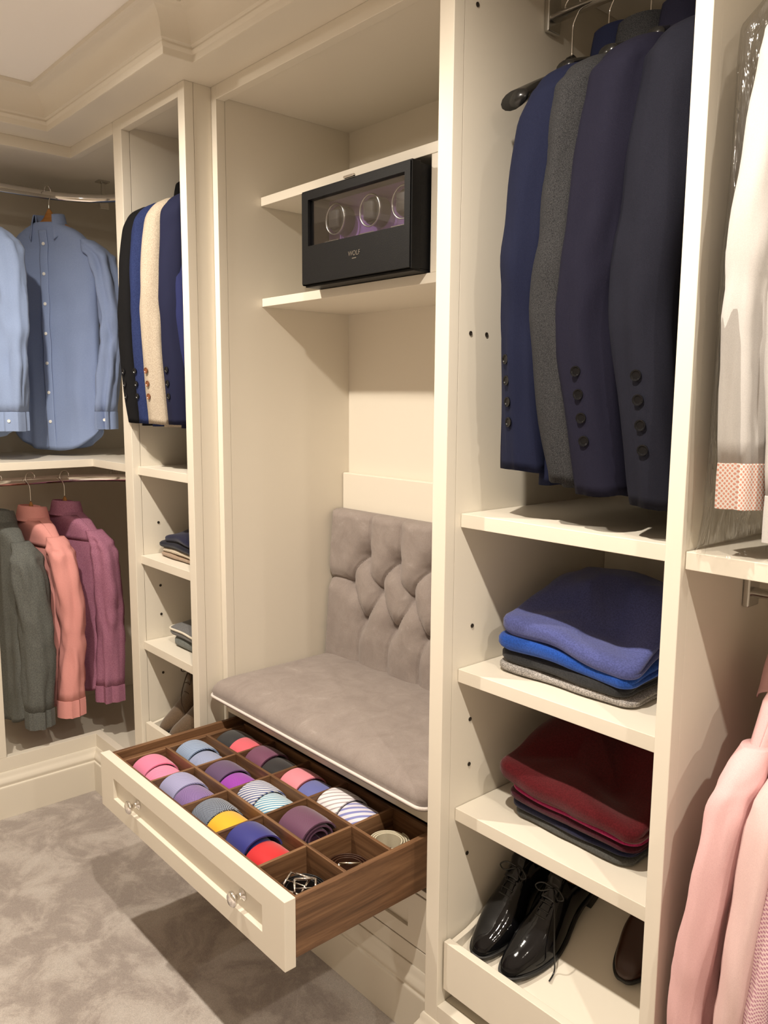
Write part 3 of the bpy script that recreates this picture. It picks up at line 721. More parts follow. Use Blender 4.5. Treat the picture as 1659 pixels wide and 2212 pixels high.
            MB().loft(cu).build('cuff', g.cuff_mat or g.fabric, sl, smooth=False, local=True, bevel=0.001)
            if g.button:
                q = Vector(cu[2][int(na * 0.80)]); nr = Vector((q[0] - m[0], q[1] - m[1], 0)).normalized()
                M = Matrix.Translation(q + nr * 0.001 - Vector((0, 0, 0.01))) @ nr.to_track_quat('Z', 'Y').to_matrix().to_4x4()
                MB().lathe([(0.0005, 0.0015), (0.0035, 0.0015), (0.0055, 0.0022), (0.0055, 0.0), (0.0005, 0.0)], n=14).xform(M).build('cuff_button', g.button, sl, local=True)
    def collar(g):
        jk = g.kind == 'jacket'
        gap = math.radians(70 if jk else 20 + 40 * g.open_neck)
        ra, rb = (0.064, 0.050) if jk else (0.050, 0.040)
        st, leaf = (0.044, 0.055) if jk else (0.036, 0.038)
        prof_n = 9
        def fn(s, t):
            a = -math.pi / 2 + gap + s * (2 * math.pi - 2 * gap)
            fr = abs(2 * s - 1)                                    # 1 at the front ends
            k = t * (prof_n - 1)
            pts = [(0.0, -0.014), (0.000, st * 0.4), (0.001, st * 0.85), (0.004, st * 1.02), (0.008, st * 0.98), (0.012, st * 0.55), (0.016, st * 0.0), (0.020, -leaf * (0.30 + 0.55 * fr ** 2)), (0.024, -leaf * (0.5 + 1.0 * fr ** 3))]
            i = min(int(k), prof_n - 2); q = k - i
            r = pts[i][0] * (1 - q) + pts[i + 1][0] * q; z = pts[i][1] * (1 - q) + pts[i + 1][1] * q
            z -= 0.012 * fr ** 2                                   # lower at the front
            return ((ra + r) * math.cos(a), (rb + r) * math.sin(a) - 0.004, z + 0.002)
        MB().grid(fn, 44, 24).build('collar', g.fabric, g.root, smooth=True, local=True, solid=0.0022)
    def placket(g):
        def fn(s, t):
            w = 0.03 + t * (g.length - 0.035); a = -math.pi / 2 + (s - 0.5) * 0.24
            x, y, z = g.pt(w, -math.pi / 2, 0.0)
            return (x + (s - 0.5) * 0.034, y - 0.0035 - 0.0015 * math.sin(s * math.pi), z)
        p = MB().grid(fn, 6, 60).build('placket', g.fabric, g.root, smooth=True, local=True, solid=0.002)
        for k in range(7):
            x, y, z = fn(0.5, 0.06 + k * 0.135)
            MB().lathe([(0.0005, -0.003), (0.004, -0.003), (0.0062, -0.0022), (0.0062, 0.001), (0.0005, 0.001)], (x, y - 0.001, z), 'y', 14).build('button', WHITE_BUTTON, p, local=True)
        # folded breast pocket
    def yoke_panel(g):
        na = 40
        rings = []
        for w in (0.014, 0.03, 0.05, 0.07, 0.09, 0.105):
            rings.append([g.pt(w, math.radians(10) + math.radians(160) * k / na, 0.0022) for k in range(na + 1)])
        MB().loft(rings, closed=False).build('yoke', g.fabric, g.root, smooth=True, local=True, solid=0.0015)

def hanger(label, x, y, z, rz, m, arm=0.185, hook_top=0.05, group='garment hangers', thickness=0.010, collar_h=0.0, drop=0.07):
    """hanger standing with its shoulder block centred at (x,y,z) and its wire hook reaching up over the rod"""
    t = thing('garment_hanger', label, 'hanger', (x, y, z), rz, group)
    rings = []
    n = 30
    for i in range(n + 1):
        u = 2 * i / n - 1; au = abs(u)
        cx = arm * u; cz = -drop * (au ** 1.25) + 0.012 * math.exp(-(u / 0.16) ** 2) ; cy = 0.012 * au ** 2
        hh = 0.015 + 0.016 * math.exp(-(u / 0.17) ** 2) - 0.003 * au + (0.006 * au ** 3 if thickness > 0.015 else 0); th = thickness * (1 + 0.9 * au ** 3)
        rings.append([(cx, cy + th * math.cos(q), cz + hh * math.sin(q)) for q in [2 * math.pi * j / 14 for j in range(14)]])
    MB().loft(rings).build('shoulder_bar', m, t, smooth=True, local=True)
    hk = [(0, 0, 0.035), (0, 0, hook_top - 0.045), (0.004, 0, hook_top - 0.03), (0.016, 0, hook_top - 0.008), (0.010, 0, hook_top + 0.012), (-0.006, 0, hook_top + 0.018), (-0.019, 0, hook_top + 0.008), (-0.021, 0, hook_top - 0.006)]
    MB().tube([tuple(p) for p in catmull([(p[1], p[0], p[2]) for p in hk], 30)], 0.0019, 8).build('hook', CHROME, t, smooth=True, local=True)
    return t

R90 = -math.pi / 2
# --- suits in the wide tower (rod at y 1.43, z 2.275)
NAVY = cloth("navy_wool", (0.0115, 0.0145, 0.038), (0.008, 0.010, 0.027), scale=1100)
CHARCOAL = cloth('charcoal_wool', (0.044, 0.044, 0.046), (0.017, 0.017, 0.019), scale=700)
MIDNIGHT = cloth('midnight_wool', (0.0125, 0.012, 0.025), (0.0085, 0.008, 0.0175), scale=1100)
SLATE = cloth('slate_wool', (0.0135, 0.014, 0.023), (0.009, 0.0095, 0.016), scale=1100)
BLACKW = cloth('black_wool', (0.010, 0.010, 0.011), (0.006, 0.006, 0.007), scale=1100)
SG = 'suit jackets in the wide tower'
def suit(label, x, y, z, m, seed, **kw):
    d = dict(group=SG, length=0.80, half=0.198, thick=0.040, sl_len=0.705, button=DARK_BUTTON, wide=0.058, deep=0.050, tail=0.0, fold=0.95, btn_ang=math.radians(8))
    d.update(kw)
    return Garment('suit_jacket', label, 'jacket', (x, y, z), R90, 'jacket', m, seed, **d)
suit('navy blue suit jacket hanging first from the left in the wide tower', -0.938, 1.430, 2.150, NAVY, 1.3, sleeve_fwd=0.045, sl_len=0.700, btn_ang=math.radians(-18))
suit('charcoal grey suit jacket between the navy and the midnight jackets', -0.888, 1.432, 2.150, CHARCOAL, 2.7, sleeve_fwd=0.025, sl_len=0.715, deep=0.046, cuff_back=0.035, nbtn=0)
suit('midnight purple-navy suit jacket with four shiny cuff buttons', -0.800, 1.430, 2.155, MIDNIGHT, 3.9, sleeve_fwd=0.050, sl_len=0.735, deep=0.056, cuff_back=0.035)
suit('dark slate suit jacket nearest the right stile of the wide tower', -0.700, 1.430, 2.155, SLATE, 5.2, sleeve_fwd=0.035, sl_len=0.745, deep=0.056, cuff_back=0.032)
for k, (x, lab) in enumerate(((-0.978, 'black hanger inside the navy suit jacket'), (-0.888, 'black hanger inside the charcoal suit jacket'), (-0.800, 'black hanger inside the midnight suit jacket'), (-0.700, 'black hanger inside the slate suit jacket'))):
    hanger(lab, x, 1.430, 2.150, R90, BLACK_PLASTIC, arm=0.15, hook_top=0.135, drop=0.045)
hanger('bare black plastic hanger with broad shiny end left of the navy jacket', -1.062, 1.430, 2.150, R90, BLACK_PLASTIC, arm=0.190, hook_top=0.135, thickness=0.016, drop=0.090)

# --- jackets in the narrow tower
BLUE_LINEN = cloth('blue_linen', (0.026, 0.040, 0.12), (0.014, 0.022, 0.08), scale=500)
BEIGE_LINEN = cloth('beige_linen', (0.50, 0.43, 0.34), (0.37, 0.31, 0.24), scale=420, bump=0.3)
NAVY2 = cloth('dark_navy_wool', (0.013, 0.015, 0.040), scale=1000)
NAVY3 = cloth('bright_navy_wool', (0.020, 0.025, 0.09), scale=1000)
LG = 'jackets in the narrow tower'
def ltj(label, x, m, seed, **kw):
    d = dict(group=LG, length=0.74, half=0.210, thick=0.032, sl_len=0.655, button=DARK_BUTTON, wide=0.052, deep=0.040, tail=0.0, fold=0.6, nbtn=3, btn_ang=math.radians(5), sleeve_fwd=0.03, sides=(1,))
    d.update(kw)
    Garment('tailored_jacket', label, 'jacket', (x, 1.385, 2.155), R90, 'jacket', m, seed, **d)
    hanger('hanger inside the ' + label.split(' ja')[0] + ' jacket', x, 1.385, 2.15, R90, BLACK_PLASTIC, arm=0.14, hook_top=0.135, group='hangers in the narrow tower', drop=0.05)
ltj('black jacket', -2.505, BLACKW, 7.7, sleeve_fwd=0.04)
ltj('blue linen jacket', -2.430, BLUE_LINEN, 8.8)
ltj('beige linen jacket', -2.350, BEIGE_LINEN, 9.1, button=BROWN_BUTTON, deep=0.050)
ltj('dark navy jacket', -2.238, NAVY2, 10.4, sleeve_fwd=0.012, deep=0.048)
ltj('bright navy jacket', -2.208, NAVY3, 11.2, sl_len=0.70, sleeve_fwd=0.0, deep=0.022, half=0.160, sleeve_out=0.035)
for o in bpy.data.objects:
    if o.get('group') == LG:
        o['label'] = {'black jacket': 'black tailored jacket hanging leftmost in the narrow tower', 'blue linen jacket': 'blue linen jacket between the black and the beige one',
                      'beige linen jacket': 'pale beige linen jacket with brown cuff buttons', 'dark navy jacket': 'dark navy jacket right of the beige linen jacket',
                      'bright navy jacket': 'bright navy jacket mostly hidden by the stile of the narrow tower'}[o['label']]

# --- shirts in the corner wardrobe
LBLUE = cloth('light_blue_cotton', (0.27, 0.35, 0.56), (0.23, 0.30, 0.50), scale=900, sheen=0.1)
LBLUE2 = cloth('sky_blue_cotton', (0.30, 0.39, 0.60), (0.25, 0.33, 0.53), scale=900, sheen=0.1)
PINK = cloth('salmon_pink_cotton', (0.78, 0.36, 0.33), (0.70, 0.30, 0.28), scale=900)
MAUVE = cloth('mauve_chambray', (0.42, 0.19, 0.27), (0.30, 0.12, 0.20), scale=380, bump=0.25)
GREYF = cloth('grey_flannel', (0.14, 0.145, 0.135), (0.10, 0.105, 0.10), scale=260, bump=0.3)
CS = dict(group='shirts in the corner wardrobe')
def shirt(label, loc, rz, m, seed, **kw):
    d = dict(length=0.80, half=0.225, thick=0.045, sl_len=0.72, button=WHITE_BUTTON, wide=0.058, deep=0.046, sleeve_fwd=0.015, sleeve_out=0.02, drop=0.085)
    d.update(kw)
    return Garment('shirt', label, 'shirt', loc, rz, 'shirt', m, seed, **d)
shirt('light blue button-down shirt hanging fully in view below the curved rail', (-3.235, 1.160, 2.150), math.radians(36), LBLUE, 21.0, pl=True, open_neck=0.5, sleeve_out=0.060, half=0.195, flare=0.0, length=0.85, tail=0.05, wide=0.048, fold=1.3, **CS)
hanger('wooden hanger of the light blue shirt in full view', -3.235, 1.160, 2.165, math.radians(33), HANGER_WOOD, arm=0.10, drop=0.05, hook_top=0.105, group='wooden hangers in the corner wardrobe')
shirt('sky blue shirt cut off by the left edge on the upper rail', (-3.235, 0.812, 2.150), math.radians(33), LBLUE2, 24.5, pl=True, sleeve_out=0.03, **CS)
hanger('wooden hanger of the sky blue shirt at the left edge', -3.235, 0.812, 2.165, math.radians(33), HANGER_WOOD, arm=0.10, drop=0.05, hook_top=0.105, group='wooden hangers in the corner wardrobe')
shirt('mauve chambray shirt on the lower corner rail', (-3.225, 1.165, 1.065), math.radians(194), MAUVE, 31.0, yoke=True, half=0.215, sl_len=0.69, length=0.72, **CS)
shirt('salmon pink shirt between the mauve and the grey garments', (-3.225, 1.035, 1.055), math.radians(188), PINK, 35.0, yoke=True, half=0.215, sl_len=0.70, length=0.74, **CS)
shirt('dark grey flannel shirt at the left edge of the lower rail', (-3.225, 0.915, 1.05), math.radians(186), GREYF, 38.0, half=0.215, sl_len=0.71, length=0.76, **CS)
for y, hz, lab in ((1.165, 1.076, 'mauve chambray'), (1.035, 1.064, 'salmon pink'), (0.915, 1.054, 'dark grey flannel')):
    hanger('wooden hanger holding the %s shirt' % lab, -3.228, y, hz, math.radians(188), HANGER_WOOD, arm=0.075, hook_top=1.200 - hz, drop=0.045, thickness=0.008, group='wooden hangers in the corner wardrobe')

# --- shirts in the wardrobe at the right edge
WHITE = cloth('white_cotton', (0.53, 0.51, 0.49), (0.48, 0.46, 0.445), scale=900)
def dotted(name, base, dot, scale, amt=0.3):
    m = mat(name, base, 0.85, spec=0.15)
    w = N(m, 'ShaderNodeTexVoronoi', voronoi_dimensions='2D'); w.inputs['Scale'].default_value = scale; w.inputs['Randomness'].default_value = 0.0
    tc = N(m, 'ShaderNodeTexCoord'); sp = N(m, 'ShaderNodeSeparateXYZ'); L(m, tc.outputs['Object'], sp.inputs[0])
    sm = N(m, 'ShaderNodeMath', operation='SUBTRACT'); L(m, sp.outputs['X'], sm.inputs[0]); L(m, sp.outputs['Y'], sm.inputs[1])
    cb = N(m, 'ShaderNodeCombineXYZ'); L(m, sm.outputs[0], cb.inputs[0]); L(m, sp.outputs['Z'], cb.inputs[1])
    mp = N(m, 'ShaderNodeMapping'); mp.inputs['Rotation'].default_value = (0, 0, 0.785); L(m, cb.outputs[0], mp.inputs['Vector']); L(m, mp.outputs['Vector'], w.inputs['Vector']); L(m, ramp(m, w.outputs['Distance'], [(amt - 0.06, dot), (amt + 0.06, base)]), bsdf(m).inputs['Base Color'])
    return m
DOTCUFF = dotted('white_with_pink_dots', (0.70, 0.66, 0.62), (0.58, 0.27, 0.20), 190, 0.36)
PALE_PINK = cloth('pale_pink_cotton', (0.78, 0.50, 0.50), (0.72, 0.44, 0.45), scale=900)
SOFT_PINK = cloth('soft_pink_cotton', (0.74, 0.54, 0.52), (0.68, 0.48, 0.47), scale=900)
PINK_CHECK = dotted('pink_check_cotton', (0.74, 0.56, 0.56), (0.45, 0.22, 0.30), 230, 0.36)
LILAC_DOT = dotted('lilac_dotted_cotton', (0.50, 0.40, 0.55), (0.22, 0.12, 0.30), 230, 0.38)
RG = dict(group='white shirts at the right edge', half=0.200, thick=0.030, wide=0.050, deep=0.036, sides=(1,), drop=0.09, fold=0.65)
shirt('white shirt in clear plastic cover with pink dotted cuff', (-0.512, 1.385, 2.120), R90, WHITE, 41.0, cuff_mat=DOTCUFF, sl_len=0.715, length=0.78, sleeve_fwd=0.03, **RG)
shirt('plain white shirt beside the one with the dotted cuff', (-0.442, 1.385, 2.120), R90, WHITE, 43.0, sl_len=0.765, length=0.80, sleeve_fwd=0.025, **RG)
shirt('white shirt cut off by the right edge of the picture', (-0.385, 1.385, 2.125), R90, WHITE, 47.0, sl_len=0.74, length=0.80, sleeve_fwd=0.02, **RG)
RP = dict(group='pink shirts at the right edge', half=0.205, thick=0.026, wide=0.050, deep=0.030, sides=(1,), yoke=True, drop=0.115, fold=0.5)
shirt('pale pink shirt hanging leftmost on the lower right rail', (-0.512, 1.385, 1.075), R90, PALE_PINK, 51.0, sl_len=0.70, length=0.76, sleeve_fwd=0.045, **RP)
shirt('soft dusty pink shirt beside the leftmost pale pink one', (-0.452, 1.385, 1.070), R90, SOFT_PINK, 53.0, sl_len=0.71, length=0.76, sleeve_fwd=0.035, **RP)
shirt('pink checked shirt on the lower right rail', (-0.412, 1.385, 1.065), R90, PINK_CHECK, 57.0, sl_len=0.71, length=0.76, sleeve_fwd=0.03, **RP)
shirt('lilac dotted shirt at the right edge of the lower rail', (-0.378, 1.385, 1.065), R90, LILAC_DOT, 59.0, sl_len=0.71, length=0.76, sleeve_fwd=0.03, **RP)
for x, z, h, lab in ((-0.512, 2.13, 0.13, 'white shirt in plastic'), (-0.442, 2.13, 0.13, 'plain white shirt'), (-0.385, 2.13, 0.13, 'rightmost white shirt'),
                     (-0.512, 1.08, 0.10, 'pale pink shirt'), (-0.452, 1.08, 0.10, 'dusty pink shirt'), (-0.412, 1.075, 0.10, 'pink checked shirt'), (-0.378, 1.075, 0.10, 'lilac dotted shirt')):
    hanger('wooden hanger inside the %s at the right edge' % lab, x, 1.385, z, R90, HANGER_WOOD, arm=0.085, hook_top=h, group='hangers at the right edge', drop=0.05)
# clear plastic garment cover
PLASTIC = bpy.data.materials.new('clear_plastic_film'); PLASTIC.use_nodes = True
thin_clear(PLASTIC, (0.992, 0.988, 0.98), 0.035, 0.42, 0.12, 24)
def bag(s, t):
    a = 2 * math.pi * s; w = t
    z = 2.15 - t * 0.90
    hx = np.interp(t, [0, 0.06, 0.14, 0.5, 0.9, 1.0], [0.012, 0.030, 0.047, 0.052, 0.055, 0.066]); hy = np.interp(t, [0, 0.06, 0.14, 0.5, 0.9, 1.0], [0.05, 0.15, 0.225, 0.248, 0.252, 0.262])
    c, sn = math.cos(a), math.sin(a)
    n = noise.noise(Vector((c * 2.2, sn * 5, z * 1.6 + 4))) * 0.018 + noise.noise(Vector((c * 4, sn * 13, z * 4))) * 0.010
    n *= smoothstep(0, 0.2, t)
    x = -0.557 + (hx + n * 0.5) * math.copysign(abs(c) ** 0.6, c); y = 1.385 + (hy + n) * math.copysign(abs(sn) ** 0.8, sn)
    x = max(x, -0.612)
    if z < 1.295: z = 1.283 + (z - 1.25) * 0.15
    return (x, y, z + 0.01 * n)
bg = MB().grid(bag, 90, 110).build('garment_cover', PLASTIC, None, smooth=True)
tag(bg, 'crinkled clear plastic cover over the white shirt by the right stile', 'garment cover')
# ------------------------------------------------------------------ folded clothes
def folded(label, m, cx, cy, hx, hy, z0, th, seed, rz=0.0, group=None, trim=None, back_rise=0.0, stack_seed=0.0, kind='sweater', sag=0.02):
    rings = []
    cr, sr = math.cos(rz), math.sin(rz)
    def P(ins, zf, groove=0.0):
        out = []
        for (x, y, _) in rrect(0, 0, hx - ins, hy - ins, 0.028, 0, n=6):
            pass
        base = rrect(0, 0, hx, hy, 0.030, 0, n=8)
        # resample edges so that straight sides also get vertices
        full = []
        for i in range(len(base)):
            a, b = np.array(base[i]), np.array(base[(i + 1) % len(base)]); k = max(1, int(np.linalg.norm(b - a) / 0.014))
            full += [a + (b - a) * q / k for q in range(k)]
        for a in full:
            x, y = float(a[0]), float(a[1]); sx = max(0.0, 1 - ins / hx); sy = max(0.0, 1 - ins / hy)
            gi = groove * (1 - smoothstep(0.55, 0.95, -y / hy))       # the front is a single rounded fold
            x2, y2 = x * sx * (1 - gi / hx), y * sy * (1 - gi / hy)
            nz = noise.noise(Vector((x * 9 + seed, y * 9, seed * 2)))
            x2 += 0.007 * noise.noise(Vector((seed, y * 11, 1.7))) * (abs(x) / hx); y2 += 0.008 * noise.noise(Vector((x * 10, seed, 2.2))) * (abs(y) / hy)
            X, Y = cx + x2 * cr - y2 * sr, cy + x2 * sr + y2 * cr
            wav = 0.011 * noise.noise(Vector((X * 7 + stack_seed, Y * 8, stack_seed))) * (z0 - base_z) / 0.05
            rise = back_rise * smoothstep(-1, 0.4, y / hy) * (0.55 + 0.45 * zf)
            tt = th * (1 + 0.18 * nz)
            zz = z0 + tt * zf + (wav if zf > 0.02 or z0 > base_z + 0.01 else max(0, wav)) + rise * (z0 - base_z + th * zf) - sag * smoothstep(-0.9, 1.0, x / hx) * smoothstep(-0.3, 1.0, -y / hy) * (z0 - base_z + th * zf) / 0.1
            out.append((X, Y, max(zz, base_z + 0.0008 + 0.001 * zf)))
        return out
    base_z = folded.base
    for ins, zf, gr in ((0.030, 0.0, 0), (0.010, 0.02, 0), (0.003, 0.16, 0), (0.0, 0.34, 0), (0.0, 0.46, 0.005), (0.0, 0.5, 0.012), (0.0, 0.54, 0.005), (0.0, 0.66, 0), (0.003, 0.84, 0), (0.010, 0.97, 0), (0.03, 1.02, 0), (0.07, 1.05, 0), (0.11, 1.06, 0)):
        rings.append(P(ins, zf, gr))
    o = MB().loft(rings).build('folded_' + kind, m, None, smooth=True)
    tag(o, label, kind, group)
    if trim:
        rr = P(0.0, 0.62, 0.0); n = len(rr)
        path = [p for p in rr if p[1] < cy - hy * 0.4 or p[0] < cx - hx * 0.8]
        st = min(range(n), key=lambda i: rr[i][1] + rr[i][0] * 0.2)
        path = [rr[(st + k) % n] for k in range(-n // 5, n // 5)]
        MB().tube([(x, y - 0.001, z + 0.004) for x, y, z in path], 0.0035, 6).build('contrast_trim', trim, o, smooth=True)
    return o
def knit(name, c, k=0.72): return cloth(name, c, tuple(x * k for x in c), scale=340, rough=0.95, sheen=0.2, bump=0.35, spec=0.05)
K_GREY = cloth('heather_grey_knit', (0.46, 0.43, 0.41), (0.20, 0.19, 0.18), scale=420, bump=0.35)
K_CHAR = knit('charcoal_knit', (0.030, 0.031, 0.034)); K_BLUE = knit('bright_blue_knit', (0.018, 0.075, 0.36)); K_PERI = knit('slate_blue_knit', (0.085, 0.10, 0.28))
K_DGREY = knit('dark_grey_knit', (0.085, 0.085, 0.080)); K_NAVY = knit('navy_knit', (0.014, 0.015, 0.042)); K_DBURG = knit('dark_burgundy_knit', (0.055, 0.010, 0.018))
K_MAG = knit('magenta_knit', (0.34, 0.018, 0.095)); K_BURG = knit('burgundy_knit', (0.085, 0.008, 0.011)); K_INK = knit('ink_navy_knit', (0.008, 0.009, 0.020))
K_TAN = knit('tan_knit', (0.40, 0.29, 0.21)); K_CREAM = knit('cream_knit', (0.62, 0.54, 0.42)); K_GREEN = knit('grey_green_knit', (0.16, 0.175, 0.165)); K_MGREY = knit('mid_grey_knit', (0.17, 0.17, 0.175))
TRIM = mat('cream_trim', (0.70, 0.65, 0.55), 0.9)
def stack(zs, items, cx, cy, ss):
    folded.base = zs; z = zs + 0.001
    for lab, m, hx, hy, th, dx, dy, rz, grp, kw in items:
        folded(lab, m, cx + dx, cy + dy, hx, hy, z, th, ss + z * 40, rz, grp, stack_seed=ss, **kw); z += th * 1.0
G1, G2 = 'sweaters on the upper shelf of the wide tower', 'sweaters on the lower shelf of the wide tower'
stack(0.953, [
    ('pale heather grey sweater at the bottom of the blue stack', K_GREY, 0.160, 0.165, 0.022, -0.008, 0.004, 0.02, G1, {}),
    ('charcoal sweater between the grey and the bright blue one', K_CHAR, 0.152, 0.162, 0.030, -0.012, 0.000, -0.01, G1, {}),
    ('bright blue sweater second from the top of its stack', K_BLUE, 0.158, 0.165, 0.034, -0.002, -0.006, 0.02, G1, dict(back_rise=0.2, sag=0.024)),
    ('slate blue sweater on top of the stack above the bright blue one', K_PERI, 0.158, 0.168, 0.040, 0.000, -0.004, 0.00, G1, dict(back_rise=0.38, sag=0.028))], -0.905, 1.415, 3.3)
stack(0.646, [
    ('dark grey sweater at the bottom of the burgundy stack', K_DGREY, 0.140, 0.165, 0.020, 0.000, 0.008, 0.0, G2, {}),
    ('navy sweater above the dark grey one in the burgundy stack', K_NAVY, 0.142, 0.165, 0.022, -0.004, 0.004, 0.01, G2, {}),
    ('dark maroon sweater just below the magenta one', K_DBURG, 0.150, 0.168, 0.020, 0.004, 0.002, -0.01, G2, {}),
    ('magenta sweater below the burgundy one', K_MAG, 0.148, 0.168, 0.016, 0.008, 0.000, 0.0, G2, dict(sag=0.022)),
    ('burgundy sweater on top of its stack on the lower shelf', K_BURG, 0.165, 0.175, 0.044, -0.004, -0.004, 0.01, G2, dict(back_rise=0.5, sag=0.028))], -0.885, 1.420, 8.1)
G3 = 'folded clothes in the narrow tower'
stack(0.979, [
    ('tan sweater at the bottom of the stack on the narrow shelf', K_TAN, 0.150, 0.150, 0.018, 0.0, 0.0, 0.0, G3, {}),
    ('cream sweater under the dark navy ones in the narrow tower', K_CREAM, 0.146, 0.150, 0.018, 0.004, 0.002, 0.02, G3, {}),
    ('ink navy sweater lying on the cream one', K_INK, 0.150, 0.152, 0.022, -0.004, -0.004, 0.0, G3, {}),
    ('dark navy sweater on top of the narrow tower stack', K_NAVY, 0.135, 0.150, 0.024, 0.012, 0.002, 0.03, G3, dict(back_rise=0.3))], -2.372, 1.365, 12.5)
stack(0.681, [
    ('grey green sweater on the lowest shelf of the narrow tower', K_GREEN, 0.125, 0.150, 0.034, 0.008, 0.004, 0.0, G3, {}),
    ('mid grey cardigan with cream trim on top of the grey green sweater', K_MGREY, 0.130, 0.152, 0.036, 0.000, -0.002, 0.0, G3, dict(back_rise=0.2, trim=TRIM))], -2.345, 1.370, 15.5)

# ------------------------------------------------------------------ shoes (toe towards -y)
def shoe(name, label, loc, rz, upper, sole_m, group, boot=False, tree=False, lace_m=None, loose=False, L_=0.312, mirror=1):
    t_ = thing(name, label, 'shoe' if not boot else 'boot', loc, rz, group)
    st = [(0.0, 0.006, 0.020), (0.012, 0.014, 0.025), (0.04, 0.022, 0.032), (0.10, 0.032, 0.040), (0.20, 0.042, 0.047), (0.32, 0.048, 0.058), (0.44, 0.043, 0.072), (0.54, 0.037, 0.088), (0.62, 0.034, 0.100),
          (0.70, 0.034, 0.094), (0.80, 0.036, 0.084), (0.90, 0.035, 0.080), (0.965, 0.028, 0.082), (0.992, 0.017, 0.083), (1.0, 0.006, 0.083)]
    if boot:
        st = [(a, b, c if a < 0.36 else c + 0.055 * smoothstep(0.36, 0.66, a)) for a, b, c in st]
    S = catmull(st, 60)
    def zb(t): return 0.010 * (1 - smoothstep(0, 0.22, t)) + 0.020 * smoothstep(0.42, 0.75, t)
    def cxs(t): return mirror * 0.010 * math.sin(min(t, 0.9) * math.pi * 0.9) - mirror * 0.006
    rings = []; soles = []
    for t, hw, top in S:
        t = float(t); z0 = zb(t) + 0.007; n = 28; ring = []
        op = smoothstep(0.585, 0.63, t) * (1 - smoothstep(0.955, 0.985, t))
        for k in range(n):
            a = -0.22 * math.pi + (1.44 * math.pi) * k / (n - 1)
            c, s = math.cos(a), math.sin(a)
            x = hw * math.copysign(abs(c) ** 0.75, c); z = z0 + (top - z0) * (max(0, s) ** 0.85) if s > 0 else z0 + 0.010 * s
            if s > 0 and op > 0 and abs(c) < 0.66:
                z = z * (1 - op) + (z0 + 0.022) * op
            elif s > 0: z = z
            if s < 0: x *= 0.98
            ring.append((x + cxs(t), -L_ + t * L_, z))
        rings.append(ring)
    up = MB().loft(rings).build('upper', upper, t_, smooth=True, local=True)
    SS = catmull([(a, b + 0.0035) for a, b, c in st], 40)
    for dz0, dz1, nm, lo, hi in ((0.0, 0.0075, 'sole', 0.0, 1.0), (-0.024, 0.0, 'heel', 0.735, 1.0)):
        r0, r1 = [], []
        pts = [(float(a), float(b)) for a, b in SS if lo <= a <= hi]
        out = [(b + cxs(a), a) for a, b in pts] + [(-b + cxs(a), a) for a, b in pts[::-1]]
        A = [(x, -L_ * 1.012 + a * L_ * 1.022, (zb(a) + dz0) if nm == 'sole' else 0.0) for x, a in out]; B = [(x, -L_ * 1.012 + a * L_ * 1.022, zb(a) + dz1) for x, a in out]
        MB().loft([A, B]).build(nm, sole_m, t_, local=True, bevel=0.001)
    def surf(t, x):
        i = int(t * 59); hw, top = float(S[i][1]), float(S[i][2]); z0 = zb(t) + 0.007
        c = min(1, abs(x) / hw) ** (1 / 0.75); return (x + cxs(t), -L_ + t * L_, z0 + (top - z0) * (max(0, 1 - c * c) ** 0.5) ** 0.85)
    lm = lace_m or BLACK_PLASTIC
    tt = [0.40, 0.44, 0.48, 0.52, 0.56] if not boot else [0.44, 0.49, 0.54, 0.59]
    lb = MB()
    for t in tt:
        pts = [Vector(surf(t + 0.012 * (k % 2) * 0, x)) + Vector((0, 0, 0.0022)) for k, x in enumerate(np.linspace(-0.015, 0.015, 7))]
        lb.tube([(p.x, p.y, p.z) for p in pts], 0.0017, 6)
    pa = Vector(surf(0.57, 0.004))
    for sgn in (-1, 1):
        lb.tube([tuple(p) for p in catmull([pa + Vector((0, 0, 0.003)), pa + Vector((sgn * 0.020, -0.006, 0.013)), pa + Vector((sgn * 0.036, -0.014, 0.004)), pa + Vector((sgn * 0.022, -0.018, -0.001)), pa + Vector((0, -0.002, 0.003))], 18)], 0.0016, 6)
    if loose:
        lb.tube([tuple(p) for p in catmull([pa + Vector((0, 0, 0.003)), pa + Vector((0.030, -0.04, -0.002)), pa + Vector((0.054, -0.09, -0.05)), Vector((0.064, pa.y - 0.105, 0.006)), Vector((0.068, pa.y - 0.130, 0.004))], 26)], 0.0017, 6)
    lb.build('laces', lm, t_, smooth=True, local=True)
    if not boot:
        cap = MB(); cap.tube([(p[0], p[1], p[2] + 0.0005) for p in [surf(0.235 + 0.02 * (x / 0.044) ** 2, x) for x in np.linspace(-0.0435, 0.0435, 17)]], 0.0011, 6)
        for sg in (-1, 1):
            cap.tube([(p[0], p[1], p[2] + 0.0005) for p in [surf(t, sg * (0.012 + 0.030 * smoothstep(0.50, 0.37, t) * 0)) for t in np.linspace(0.38, 0.60, 10)]], 0.0011, 6)
        cap.build('stitching', upper, t_, smooth=True, local=True)
    tg = MB().grid(lambda s, q: (lambda p: (p[0], p[1], p[2] + 0.002 + 0.012 * smoothstep(0.55, 0.66, 0.50 + 0.16 * q)))(surf(min(0.60, 0.50 + 0.16 * q), (s - 0.5) * 0.036)) if q < 0.62 else ((s - 0.5) * 0.036 + cxs(0.6), -L_ + (0.50 + 0.16 * q) * L_, surf(0.60, (s - 0.5) * 0.036)[2] + 0.014 + 0.02 * (q - 0.62)), 8, 10)
    tg.build('tongue', upper, t_, smooth=True, local=True, solid=0.003)
